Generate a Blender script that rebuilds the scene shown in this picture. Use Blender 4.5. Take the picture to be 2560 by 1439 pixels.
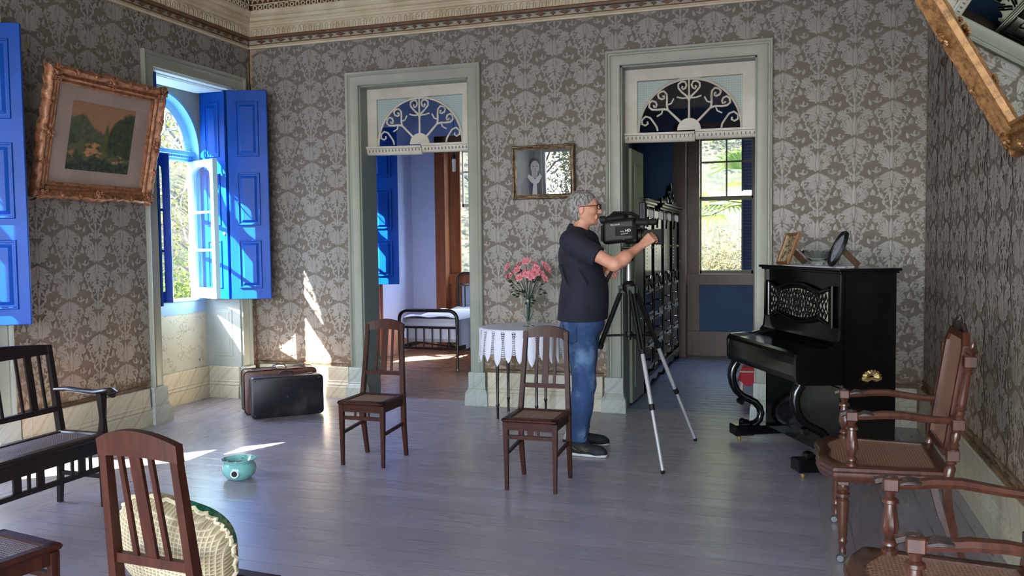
import bpy, bmesh, math, random
import numpy as np
from mathutils import Vector, Matrix
R=random.Random(7)
PI=math.pi
C=bpy.context.scene.collection
for o in list(bpy.data.objects): bpy.data.objects.remove(o)
# ------------------------------------------------------------------ camera
sc=bpy.context.scene
cd=bpy.data.cameras.new('camera'); cam=bpy.data.objects.new('camera',cd); C.objects.link(cam)
F_PX=2123.4; YAW,PIT,ROL=0.3173,-0.0524,-0.0117
cd.sensor_width=36; cd.lens=F_PX/2560*36; cd.clip_start=.05; cd.clip_end=300
fw=Vector((-math.sin(YAW)*math.cos(PIT),math.cos(YAW)*math.cos(PIT),math.sin(PIT)))
rt=Vector((math.cos(YAW),math.sin(YAW),0)); up=rt.cross(fw)
r2=rt*math.cos(ROL)+up*math.sin(ROL); u2=-rt*math.sin(ROL)+up*math.cos(ROL)
cam.matrix_world=Matrix(((r2.x,u2.x,-fw.x,5.0255),(r2.y,u2.y,-fw.y,-7.171),(r2.z,u2.z,-fw.z,1.456),(0,0,0,1)))
sc.camera=cam
# ------------------------------------------------------------------ world, sun, exposure
w=bpy.data.worlds.new('world'); sc.world=w; w.use_nodes=True
nt=w.node_tree; nt.nodes.clear()
wo=nt.nodes.new('ShaderNodeOutputWorld'); bg=nt.nodes.new('ShaderNodeBackground'); sky=nt.nodes.new('ShaderNodeTexSky')
sky.sky_type='NISHITA'; sky.sun_disc=False; sky.sun_elevation=math.radians(44); sky.sun_rotation=math.radians(223)
mixn=nt.nodes.new('ShaderNodeMix'); mixn.data_type='RGBA'; mixn.inputs[0].default_value=.5
mixn.inputs[7].default_value=(4.2,4.7,5.6,1)
nt.links.new(sky.outputs[0],mixn.inputs[6]); nt.links.new(mixn.outputs[2],bg.inputs[0]); nt.links.new(bg.outputs[0],wo.inputs[0])
bg.inputs[1].default_value=1.0
sd=bpy.data.lights.new('sun','SUN'); sd.energy=24; sd.angle=.009; sd.color=(1,.93,.82)
sun=bpy.data.objects.new('sun',sd); C.objects.link(sun)
SUN=Vector((1.05,1,-1.47)).normalized()
sun.rotation_euler=SUN.to_track_quat('-Z','Y').to_euler(); sun.location=(-8,-8,10)
sc.view_settings.view_transform='Standard'; sc.view_settings.look='None'; sc.view_settings.gamma=1
sc.view_settings.use_curve_mapping=False
sc.view_settings.exposure=2.25
def portal(loc,rot,sx,sy):
    l=bpy.data.lights.new('daylight_portal','AREA'); l.shape='RECTANGLE'; l.size=sx; l.size_y=sy; l.energy=1
    l.cycles.is_portal=True
    o=bpy.data.objects.new('daylight_portal',l); C.objects.link(o); o.location=loc; o.rotation_euler=rot
for yc in (-6.15,-3.47,-.795,1.995): portal((-.62,yc,1.92),(0,-PI/2,0),2.0,1.1)
for xc in (1.1,3.25,5.25): portal((xc,-9.72,1.7),(PI/2,0,0),1.6,2.6)
for xc in (.98,4.24): portal((xc,4.0,1.9),(-PI/2,0,0),.75,1.8)

# ------------------------------------------------------------------ materials
def lin(c):
    return tuple((x/12.92 if x<=.04045 else ((x+.055)/1.055)**2.4) for x in c)+(1,)
class NT:
    def __init__(s,name):
        s.m=bpy.data.materials.new(name); s.m.use_nodes=True; s.t=s.m.node_tree
        s.b=s.t.nodes['Principled BSDF']; s.tc=None
    def n(s,ty,**kw):
        x=s.t.nodes.new(ty)
        for k,v in kw.items(): setattr(x,k,v)
        return x
    def l(s,a,b): s.t.links.new(a,b)
    def val(s,sock,v):
        if isinstance(v,(int,float)): sock.default_value=v
        elif isinstance(v,(tuple,list)): sock.default_value=v
        else: s.l(v,sock)
    def math(s,op,a,b=0,c=0):
        x=s.n('ShaderNodeMath',operation=op); s.val(x.inputs[0],a); s.val(x.inputs[1],b); s.val(x.inputs[2],c); return x.outputs[0]
    def co(s,sc_=(1,1,1),loc=(0,0,0),kind='Object'):
        if s.tc is None: s.tc=s.n('ShaderNodeTexCoord')
        mp=s.n('ShaderNodeMapping'); mp.inputs['Scale'].default_value=sc_; mp.inputs['Location'].default_value=loc
        s.l(s.tc.outputs[kind],mp.inputs[0]); return mp.outputs[0]
    def xyz(s,vec):
        x=s.n('ShaderNodeSeparateXYZ'); s.l(vec,x.inputs[0]); return x.outputs
    def noise(s,vec,scale,det=4,rough=.6,dist=0):
        x=s.n('ShaderNodeTexNoise'); s.l(vec,x.inputs['Vector']); x.inputs['Scale'].default_value=scale
        x.inputs['Detail'].default_value=det; x.inputs['Roughness'].default_value=rough; x.inputs['Distortion'].default_value=dist
        return x.outputs[0]
    def ramp(s,f,stops,interp='LINEAR'):
        x=s.n('ShaderNodeValToRGB'); s.l(f,x.inputs[0]); e=x.color_ramp; e.interpolation=interp
        e.elements[0].position=stops[0][0]; e.elements[0].color=stops[0][1]
        e.elements[1].position=stops[-1][0]; e.elements[1].color=stops[-1][1]
        for p,c in stops[1:-1]:
            k=e.elements.new(p); k.color=c
        return x.outputs[0]
    def sm(s,f,a,b):
        x=s.n('ShaderNodeMapRange',interpolation_type='SMOOTHSTEP'); s.val(x.inputs[0],f); x.inputs[1].default_value=a; x.inputs[2].default_value=b
        return x.outputs[0]
    def mix(s,f,a,b):
        x=s.n('ShaderNodeMix',data_type='RGBA'); s.val(x.inputs[0],f); s.val(x.inputs[6],a); s.val(x.inputs[7],b); return x.outputs[2]
    def bump(s,h,st=.3,d=.01):
        x=s.n('ShaderNodeBump'); s.l(h,x.inputs['Height']); x.inputs['Strength'].default_value=st; x.inputs['Distance'].default_value=d
        s.l(x.outputs[0],s.b.inputs['Normal'])
    def set(s,color=None,rough=None,**kw):
        if color is not None: s.val(s.b.inputs['Base Color'],color)
        if rough is not None: s.val(s.b.inputs['Roughness'],rough)
        for k,v in kw.items(): s.val(s.b.inputs[k.replace('_',' ')],v)
        return s.m
def M(name,c,r=.5,c2=None,ns=6,st=(1,1,1),bump=0,bs=40,metal=0,coat=0,spec=.5,lo=.35,hi=.65):
    t=NT(name); c=lin(c)
    if c2 is not None:
        t.val(t.b.inputs['Base Color'],t.mix(t.sm(t.noise(t.co(st),ns,5),lo,hi),c,lin(c2)))
    else: t.b.inputs['Base Color'].default_value=c
    t.b.inputs['Roughness'].default_value=r; t.b.inputs['Metallic'].default_value=metal
    t.b.inputs['Coat Weight'].default_value=coat; t.b.inputs['Coat Roughness'].default_value=.08
    t.b.inputs['Specular IOR Level'].default_value=spec
    if bump: t.bump(t.noise(t.co(st),bs,3),bump,.004)
    return t.m
def wood(name,c,c2,r=.35,coat=.2,axis=2,spec=.5):
    st=[14,14,14]; st[axis]=1.2
    t=NT(name); v=t.co(tuple(st)); n=t.noise(v,2.2,6,.65,.6)
    t.val(t.b.inputs['Base Color'],t.mix(t.sm(n,.3,.72),lin(c),lin(c2)))
    t.set(rough=r,Coat_Weight=coat,Specular_IOR_Level=spec); t.b.inputs['Coat Roughness'].default_value=.2
    t.bump(n,.12,.002); return t.m
def damask_mat(name,c,warm,rough):
    t=NT(name); g=t.co(); X=t.xyz(g)
    n1=t.noise(g,1.3,5,.6); n2=t.noise(g,9,4,.6)
    # worn paper plus warm sun bounce painted in towards the dado
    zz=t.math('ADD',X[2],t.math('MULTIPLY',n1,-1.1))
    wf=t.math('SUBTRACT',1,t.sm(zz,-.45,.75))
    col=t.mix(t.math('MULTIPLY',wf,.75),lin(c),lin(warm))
    col=t.mix(t.math('MULTIPLY',t.sm(n2,.45,.75),.35),col,lin(tuple(x*.82 for x in c)))
    # rot band directly above the marble
    rb=t.math('MULTIPLY',t.math('SUBTRACT',1,t.sm(t.math('ADD',X[2],t.math('MULTIPLY',n2,-.12)),.28,.36)),t.sm(t.noise(t.co((1,1,3)),7,5),.42,.55))
    col=t.mix(rb,col,lin((.42,.33,.22)))
    # flecks where the paper has chipped
    vo=t.n('ShaderNodeTexVoronoi'); t.l(g,vo.inputs['Vector']); vo.inputs['Scale'].default_value=6.5
    fl=t.math('LESS_THAN',t.math('ADD',vo.outputs['Distance'],t.math('MULTIPLY',n2,.03)),t.math('MULTIPLY',t.sm(n1,.3,.75),.058))
    col=t.mix(fl,col,lin((.78,.75,.66)))
    t.val(t.b.inputs['Base Color'],col); t.set(rough=rough); t.bump(n2,.15,.003)
    return t.m
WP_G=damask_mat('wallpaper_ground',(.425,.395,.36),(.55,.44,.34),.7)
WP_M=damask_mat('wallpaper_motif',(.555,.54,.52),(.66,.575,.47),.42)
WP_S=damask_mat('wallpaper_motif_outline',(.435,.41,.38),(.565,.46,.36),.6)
def marble(name,c,v,off=0):
    t=NT(name); g=t.co(); X=t.xyz(g)
    n=t.noise(g,3,5,.6,.4)
    d=t.math('ADD',t.math('ADD',X[0],X[1]),t.math('MULTIPLY',X[2],-1.0))
    wv=t.math('SINE',t.math('ADD',t.math('MULTIPLY',d,30),t.math('MULTIPLY',n,6)))
    vein=t.sm(wv,.82,1.0); fine=t.sm(t.math('SINE',t.math('ADD',t.math('MULTIPLY',d,83),t.math('MULTIPLY',n,11))),.85,1)
    col=t.mix(t.math('MULTIPLY',vein,.38),lin(c),lin(v)); col=t.mix(t.math('MULTIPLY',fine,.35),col,lin(v))
    blk=t.n('ShaderNodeTexWhiteNoise',noise_dimensions='1D'); t.l(t.math('FLOOR',t.math('MULTIPLY',t.math('ADD',X[0],X[1]),1.9)),blk.inputs['W'])
    col=t.mix(t.math('MULTIPLY',blk.outputs[0],.35),col,lin((c[0]*.9,c[1]*.93,c[2]*.98)))
    fr=t.math('FRACT',t.math('MULTIPLY',t.math('ADD',X[0],X[1]),1.9))
    col=t.mix(t.math('MULTIPLY',t.math('LESS_THAN',fr,.007),.5),col,lin((.45,.4,.3)))
    t.val(t.b.inputs['Base Color'],col); return t.set(rough=.4)
MARB=marble('yellow_marble',(.80,.77,.67),(.66,.54,.36))
MARG=marble('green_grey_marble',(.68,.70,.66),(.50,.55,.50))
def floor_mat(name,ax,c,c2,w=.155):
    t=NT(name); g=t.co(); X=t.xyz(g); a=t.math('DIVIDE',X[ax],w); fl=t.math('FLOOR',a); fr=t.math('FRACT',a)
    wn=t.n('ShaderNodeTexWhiteNoise',noise_dimensions='1D'); t.l(fl,wn.inputs['W'])
    st=[9,9,1]; st[1-ax]=.8
    n=t.noise(t.co(tuple(st)),2.0,2,.5); big=t.noise(g,.9,3,.5)
    col=t.mix(wn.outputs[0],lin(c),lin(c2)); col=t.mix(t.math('MULTIPLY',t.sm(n,.4,.75),.3),col,lin(tuple(x*.9 for x in c)))
    col=t.mix(t.math('MULTIPLY',t.sm(big,.45,.65),.3),col,lin((c[0]*1.08,c[1]*1.0,c[2]*.92)))
    ww=t.math('ADD',.018,t.math('MULTIPLY',t.sm(t.noise(g,2.3,3),.45,.6),.022))
    seam=t.math('LESS_THAN',fr,ww)
    col=t.mix(t.math('MULTIPLY',seam,.6),col,lin((.19,.17,.17)))
    t.val(t.b.inputs['Base Color'],col)
    t.set(rough=t.math('ADD',.24,t.math('MULTIPLY',n,.08)),Specular_IOR_Level=.6)
    h=t.math('ADD',t.math('MULTIPLY',t.sm(fr,0,.05),1.0),t.math('MULTIPLY',t.math('ADD',t.math('MULTIPLY',n,.12),t.math('MULTIPLY',wn.outputs[0],.5)),1))
    h=t.math('ADD',h,t.math('MULTIPLY',t.math('SINE',t.math('MULTIPLY',fr,PI)),.25))
    t.bump(h,.15,.006); return t.m
FL_X=floor_mat('painted_floorboards_across',1,(.565,.545,.59),(.61,.59,.64))
FL_Y=floor_mat('painted_floorboards_along',0,(.565,.54,.565),(.61,.585,.61),.19)
FL_B=floor_mat('brown_floorboards',1,(.50,.38,.31),(.58,.44,.36),.12)
FL_U=floor_mat('blue_reflection_floorboards',1,(.42,.46,.56),(.46,.50,.60),.12)  # blue sky reflection put into the board colour
TRIM=M('sage_grey_paint',(.585,.60,.545),.42,(.55,.57,.52),3,bump=.05)
TRIMW=M('offwhite_paint',(.77,.76,.72),.45,(.72,.70,.65),4)
PALE=M('pale_blue_white_paint',(.80,.86,.87),.45)
RECB=M('blue_grey_paint',(.66,.68,.64),.5,(.61,.64,.61),3)
BLUE=M('cobalt_gloss_paint',(.0,.28,.65),.38,(.0,.26,.60),3,bump=.04,spec=.22)
LBLUE=M('sky_blue_paint',(.45,.70,.90),.4)
SASHB=M('pale_turquoise_sash_paint',(.72,.88,.92),.4)
GLASS=None
def glass_mat(name,tint=(1,1,1),refl=.08,rough=0.0,pattern=False):
    t=NT(name); t.t.nodes.remove(t.b)
    tr=t.n('ShaderNodeBsdfTransparent'); tr.inputs[0].default_value=(*tint,1)
    gl=t.n('ShaderNodeBsdfGlossy'); gl.inputs['Roughness'].default_value=rough
    lw=t.n('ShaderNodeLayerWeight'); fr=t.math('ADD',refl*.4,t.math('MULTIPLY',t.math('POWER',lw.outputs['Facing'],5),.6))
    mx=t.n('ShaderNodeMixShader'); t.l(fr,mx.inputs[0]); t.l(tr.outputs[0],mx.inputs[1]); t.l(gl.outputs[0],mx.inputs[2])
    t.l(mx.outputs[0],t.t.nodes['Material Output'].inputs[0]); return t.m
GLASS=glass_mat('window_glass',(.95,.97,.97))
DGLASS=glass_mat('transom_glass',(.62,.74,.88))
t=NT('patterned_frosted_glass'); g=t.co((1,1,1)); X=t.xyz(g)
gx=t.math('ABSOLUTE',t.math('SINE',t.math('MULTIPLY',X[0],170))); gz=t.math('ABSOLUTE',t.math('SINE',t.math('MULTIPLY',X[2],170)))
FROST=t.set(color=t.mix(t.sm(t.math('MINIMUM',gx,gz),.15,.5),lin((.80,.86,.83)),lin((.66,.75,.73))),rough=.4,Transmission_Weight=.35)
PLA=None
t=NT('peeling_plaster'); g=t.co(); n=t.noise(g,4.5,6,.6); e=t.xyz(g)
edge=t.sm(t.math('ABSOLUTE',t.math('ADD',e[1],-.795*-1+0)),.9,.9)
sp=t.sm(t.math('ADD',n,t.math('MULTIPLY',t.noise(g,1.4,2),.25)),.765,.78)
cr=t.math('LESS_THAN',t.math('ABSOLUTE',t.math('SUBTRACT',t.noise(g,2.1,6,.7),.5)),.0035)
col=t.mix(sp,lin((.80,.78,.70)),lin((.50,.43,.32))); col=t.mix(t.math('MULTIPLY',cr,.7),col,lin((.4,.36,.3)))
PLA=t.set(color=col,rough=.8)
WALLB=M('lilac_blue_limewash',(.68,.76,.92),.7,(.72,.79,.94),1.5)
WALLD=M('deep_blue_wall_paint',(.22,.35,.50),.65,(.19,.31,.45),2)
CREAM=M('cream_stucco',(.80,.76,.66),.6,(.74,.69,.58),6,bump=.2,bs=60)
GILTB=M('bronze_band_paint',(.44,.31,.20),.5,(.36,.25,.17),9)
BBLUE=M('slate_blue_line',(.28,.36,.42),.6)
RUST=M('rusty_ground',(.42,.24,.16),.7,(.30,.18,.13),10)
CEIL=M('cream_ceiling_boards',(.72,.69,.62),.6)
EXTW=M('exterior_limewash',(.72,.70,.64),.8)
BRNC=wood('orange_brown_casing',(.56,.33,.18),(.44,.24,.13),.4,.2)
BRND=wood('dark_brown_casing',(.37,.235,.135),(.29,.18,.10),.45,.1)
DKW=wood('dark_mahogany',(.27,.135,.095),(.17,.085,.06),.42,.0,spec=.22)
DKW2=wood('nearly_black_stained_wood',(.13,.085,.075),(.08,.055,.05),.35,.25)
MAH=wood('reddish_polished_mahogany',(.345,.195,.135),(.21,.115,.085),.28,.35)
BLK=M('black_lacquer',(.012,.014,.016),.16,coat=.25,spec=.35)
BLKM=M('matte_black_plastic',(.035,.037,.042),.5,spec=.35)
BLKR=M('black_rubber',(.03,.03,.03),.7)
SILV=M('brushed_silver',(.78,.79,.80),.3,metal=.6)
GOLD=M('gilt_brass',(.60,.51,.32),.45,metal=.6)
def gilt(name,c,c2):
    t=NT(name); n=t.noise(t.co(),28,5,.65); t.val(t.b.inputs['Base Color'],t.mix(t.sm(n,.35,.7),lin(c),lin(c2)))
    t.set(rough=.42,Metallic=.25); t.bump(n,.5,.006); return t.m
GILT1=gilt('aged_copper_gilt',(.66,.46,.33),(.40,.25,.17))
GILT2=gilt('aged_gold_gilt',(.64,.47,.29),(.36,.24,.12))
def cane_mat(name,c,hole=.75):
    t=NT(name); g=t.co(); X=t.xyz(g)
    a=t.math('SINE',t.math('MULTIPLY',X[0],2*PI/.0125)); b=t.math('SINE',t.math('MULTIPLY',X[1],2*PI/.0125))
    h=t.math('GREATER_THAN',t.math('MINIMUM',a,b),-.1)
    t.val(t.b.inputs['Base Color'],lin(c)); t.val(t.b.inputs['Alpha'],t.math('SUBTRACT',1,t.math('MULTIPLY',h,hole)))
    t.bump(t.math('ADD',a,b),.3,.002); return t.set(rough=.45)
CANE=cane_mat('woven_cane',(.62,.50,.42))
CANED=cane_mat('dark_aged_cane',(.50,.43,.44))
CANER=cane_mat('tan_woven_cane',(.57,.43,.34),.25)
GLZ=M('clear_glazing_edge',(.8,.9,.85),.1)
VG=NT('clear_vase_glass'); VG=VG.set(color=lin((.93,.98,.96)),rough=.02,Transmission_Weight=1.0,IOR=1.35)
WHT=M('white_cotton',(.86,.86,.90),.85,bump=.2,bs=200)
CROC=M('white_crochet_cotton',(.88,.88,.93),.85,bump=.4,bs=300)
CRM=M('cream_crochet_cotton',(.78,.74,.62),.9,bump=.3,bs=260)
SKIN=M('skin',(.80,.59,.49),.5,(.75,.52,.43),12,bump=.03)
NAVY=M('navy_jersey',(.10,.105,.18),.85,(.08,.085,.145),5,bump=.1,bs=300)
t=NT('blue_denim'); g=t.co(); n=t.noise(g,5,5,.6); n2=t.noise(t.co((1,1,.4)),120,2)
DENIM=t.set(color=t.mix(t.math('ADD',t.math('MULTIPLY',t.sm(n,.46,.66),.7),t.math('MULTIPLY',n2,.15)),lin((.13,.24,.42)),lin((.42,.54,.68))),rough=.85)
HAIR=NT('grey_hair'); n=HAIR.noise(HAIR.co((1,1,.18)),130,3,.6); HAIR.bump(n,.6,.004)
HAIR=HAIR.set(color=HAIR.mix(HAIR.sm(n,.4,.62),lin((.34,.33,.32)),lin((.62,.61,.60))),rough=.6)
TURQ=M('turquoise_enamel',(.52,.76,.73),.15,(.44,.68,.65),7,coat=.5)
PINK=M('pink_petals',(.92,.62,.65),.6,(.85,.46,.52),40)
LEAFD=M('dark_green_leaf',(.16,.26,.13),.5,(.10,.18,.08),20)
LEATH=M('black_leather',(.10,.10,.125),.42,(.23,.225,.215),4,bump=.15,bs=90,lo=.48,hi=.75)
BRL=M('brown_leather',(.45,.28,.24),.42,(.36,.21,.18),6,bump=.1,bs=90)
STEEL=M('worn_steel',(.42,.42,.42),.4,metal=.8)
BEDM=M('brown_black_iron',(.14,.09,.085),.35,(.10,.07,.07),8)
WHITE=M('white_plastic',(.88,.88,.86),.4)

# ------------------------------------------------------------------ mesh helpers
class MB:
    def __init__(s): s.v=[]; s.f=[]; s.m=[]
    def add(s,vs,fs,mi=0):
        k=len(s.v); s.v+= [tuple(v) for v in vs]; s.f+=[tuple(i+k for i in f) for f in fs]; s.m+=[mi]*len(fs); return s
    def box(s,x0,x1,y0,y1,z0,z1,mi=0):
        if x1<x0:x0,x1=x1,x0
        if y1<y0:y0,y1=y1,y0
        if z1<z0:z0,z1=z1,z0
        return s.add([(x0,y0,z0),(x1,y0,z0),(x1,y1,z0),(x0,y1,z0),(x0,y0,z1),(x1,y0,z1),(x1,y1,z1),(x0,y1,z1)],
          [(0,3,2,1),(4,5,6,7),(0,1,5,4),(1,2,6,5),(2,3,7,6),(3,0,4,7)],mi)
    def cbox(s,x0,x1,y0,y1,z0,z1,b=.004,mi=0):   # box with chamfered edges
        if x1<x0:x0,x1=x1,x0
        if y1<y0:y0,y1=y1,y0
        if z1<z0:z0,z1=z1,z0
        b=min(b,(x1-x0)/2.2,(y1-y0)/2.2,(z1-z0)/2.2)
        cx,cy,cz=(x0+x1)/2,(y0+y1)/2,(z0+z1)/2; hx,hy,hz=(x1-x0)/2,(y1-y0)/2,(z1-z0)/2
        vs=[];ix={}
        for sx in(-1,1):
            for sy in(-1,1):
                for sz in(-1,1):
                    for a in range(3):
                        h=[hx-b,hy-b,hz-b]; h[a]+=b
                        ix[(sx,sy,sz,a)]=len(vs); vs.append((cx+sx*h[0],cy+sy*h[1],cz+sz*h[2]))
        fs=[]
        for sx in(-1,1):
            q=[ix[(sx,a,c,0)] for a,c in((-1,-1),(1,-1),(1,1),(-1,1))]; fs.append(q if sx>0 else q[::-1])
            q=[ix[(a,sx,c,1)] for a,c in((-1,-1),(-1,1),(1,1),(1,-1))]; fs.append(q if sx>0 else q[::-1])
            q=[ix[(a,c,sx,2)] for a,c in((-1,-1),(1,-1),(1,1),(-1,1))]; fs.append(q if sx>0 else q[::-1])
        for a in(-1,1):
            for c in(-1,1):
                q=[ix[(a,c,-1,0)],ix[(a,c,1,0)],ix[(a,c,1,1)],ix[(a,c,-1,1)]]; fs.append(q if a*c>0 else q[::-1])
                q=[ix[(a,-1,c,0)],ix[(a,-1,c,2)],ix[(a,1,c,2)],ix[(a,1,c,0)]]; fs.append(q if a*c>0 else q[::-1])
                q=[ix[(-1,a,c,1)],ix[(1,a,c,1)],ix[(1,a,c,2)],ix[(-1,a,c,2)]]; fs.append(q if a*c>0 else q[::-1])
        for sx in(-1,1):
            for sy in(-1,1):
                for sz in(-1,1):
                    q=[ix[(sx,sy,sz,0)],ix[(sx,sy,sz,1)],ix[(sx,sy,sz,2)]]; fs.append(q if sx*sy*sz>0 else q[::-1])
        return s.add(vs,fs,mi)
    def bar(s,a,b,w,h=None,w2=None,h2=None,upv=(0,0,1),mi=0,ext=0):   # rectangular bar a->b, tapering to w2 x h2
        a=Vector(a);b=Vector(b); h=w if h is None else h; w2=w if w2 is None else w2; h2=h if h2 is None else h2
        d=(b-a).normalized(); a=a-d*ext; b=b+d*ext; u=Vector(upv)
        sd_=d.cross(u)
        if sd_.length<1e-3: sd_=d.cross(Vector((0,1,0)))
        sd_.normalize(); u=sd_.cross(d).normalized(); vs=[]
        for p,ww,hh in((a,w,h),(b,w2,h2)):
            for i,j in((-1,-1),(1,-1),(1,1),(-1,1)): vs.append(p+sd_*(i*ww/2)+u*(j*hh/2))
        return s.add(vs,[(0,3,2,1),(4,5,6,7),(0,1,5,4),(1,2,6,5),(2,3,7,6),(3,0,4,7)],mi)
    def tube(s,pts,r,n=8,mi=0,closed=False,cap=True,sx=1,sy=1,upv=None):
        pts=[Vector(p) for p in pts]; m=len(pts); rr=r if isinstance(r,(list,tuple)) else [r]*m
        k=len(s.v); prev=None; vs=[];fs=[]
        for i,p in enumerate(pts):
            if closed: d=pts[(i+1)%m]-pts[i-1]
            else: d=pts[min(i+1,m-1)]-pts[max(i-1,0)]
            if d.length<1e-9: d=Vector((0,0,1))
            d.normalize()
            if prev is None:
                a=Vector(upv) if upv else (Vector((0,0,1)) if abs(d.z)<.9 else Vector((0,1,0)))
                u=(a-d*a.dot(d)).normalized()
            else:
                u=prev-d*prev.dot(d)
                u=u.normalized() if u.length>1e-6 else prev
            prev=u; v=d.cross(u)
            for j in range(n):
                t_=2*PI*j/n; vs.append(p+u*(math.cos(t_)*rr[i]*sx)+v*(math.sin(t_)*rr[i]*sy))
        L=m if closed else m-1
        for i in range(L):
            for j in range(n):
                a=i*n+j;b=i*n+(j+1)%n;c=((i+1)%m)*n+(j+1)%n;d_=((i+1)%m)*n+j; fs.append((a,b,c,d_))
        if cap and not closed: fs.append(tuple(range(n))[::-1]); fs.append(tuple((m-1)*n+j for j in range(n)))
        return s.add(vs,fs,mi)
    def lathe(s,prof,c=(0,0,0),n=24,mi=0,ax='z',flute=0,fr=(0,0)):
        vs=[];fs=[];m=len(prof)
        for i,(r,z) in enumerate(prof):
            for j in range(n):
                t_=2*PI*j/n; q=r
                if flute and fr[0]<=z<=fr[1] and j%2: q=r*(1-flute)
                x,y=q*math.cos(t_),q*math.sin(t_)
                vs.append({'z':(c[0]+x,c[1]+y,c[2]+z),'y':(c[0]+x,c[1]+z,c[2]+y),'x':(c[0]+z,c[1]+x,c[2]+y)}[ax])
        for i in range(m-1):
            for j in range(n):
                q=(i*n+j,i*n+(j+1)%n,(i+1)*n+(j+1)%n,(i+1)*n+j); fs.append(q if ax!='y' else q[::-1])
        if prof[0][0]>1e-4: q=tuple(range(n)); fs.append(q[::-1] if ax!='y' else q)
        if prof[-1][0]>1e-4: q=tuple((m-1)*n+j for j in range(n)); fs.append(q if ax!='y' else q[::-1])
        return s.add(vs,fs,mi)
    def prism(s,poly,d,o=(0,0,0),ux=(1,0,0),uy=(0,0,1),mi=0):  # extrude 2D polygon by vector d
        o=Vector(o);ux=Vector(ux);uy=Vector(uy);d=Vector(d);n=len(poly)
        a=[o+ux*x+uy*y for x,y in poly]; b=[p+d for p in a]
        fs=[tuple(range(n))[::-1],tuple(range(n,2*n))]+[(i,(i+1)%n,n+(i+1)%n,n+i) for i in range(n)]
        return s.add(a+b,fs,mi)
    def ball(s,c,r,n=10,m=6,mi=0):
        rx,ry,rz=(r,r,r) if isinstance(r,(int,float)) else r
        vs=[(c[0],c[1],c[2]-rz)];fs=[]
        for i in range(1,m):
            ph=-PI/2+PI*i/m
            for j in range(n): vs.append((c[0]+rx*math.cos(ph)*math.cos(2*PI*j/n),c[1]+ry*math.cos(ph)*math.sin(2*PI*j/n),c[2]+rz*math.sin(ph)))
        vs.append((c[0],c[1],c[2]+rz)); T=len(vs)-1
        for j in range(n): fs.append((0,1+(j+1)%n,1+j)); fs.append((T,T-n+j,T-n+(j+1)%n))
        for i in range(m-2):
            for j in range(n): a=1+i*n+j;b=1+i*n+(j+1)%n; fs.append((a,b,b+n,a+n))
        return s.add(vs,fs,mi)
    def build(s,name,mats,parent=None,smooth=False,loc=None):
        me=bpy.data.meshes.new(name); me.from_pydata(s.v,[],s.f)
        if not isinstance(mats,(list,tuple)): mats=[mats]
        for m_ in mats: me.materials.append(m_)
        if len(mats)>1: me.polygons.foreach_set('material_index',s.m)
        if smooth:
            me.polygons.foreach_set('use_smooth',[True]*len(me.polygons))
            try: me.set_sharp_from_angle(angle=math.radians(42))
            except Exception: pass
        me.update(); o=bpy.data.objects.new(name,me); C.objects.link(o)
        if parent is not None: o.parent=parent
        if loc: o.location=loc
        return o
def tag(o,label=None,cat=None,group=None,kind=None):
    if label:o['label']=label
    if cat:o['category']=cat
    if group:o['group']=group
    if kind:o['kind']=kind
    return o
def empty(name,loc=(0,0,0),rz=0,label=None,cat=None,group=None,kind=None):
    o=bpy.data.objects.new(name,None); C.objects.link(o); o.location=loc; o.rotation_euler=(0,0,rz); o.empty_display_size=.1
    return tag(o,label,cat,group,kind)
def copy_tree(o,parent=None):
    c=o.copy(); C.objects.link(c); c.parent=parent
    for ch in [k for k in bpy.data.objects if k.parent==o]: copy_tree(ch,c)
    return c
def S_(name,mb,mat,smooth=False): return tag(mb.build(name,mat,None,smooth),kind='structure')
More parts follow.
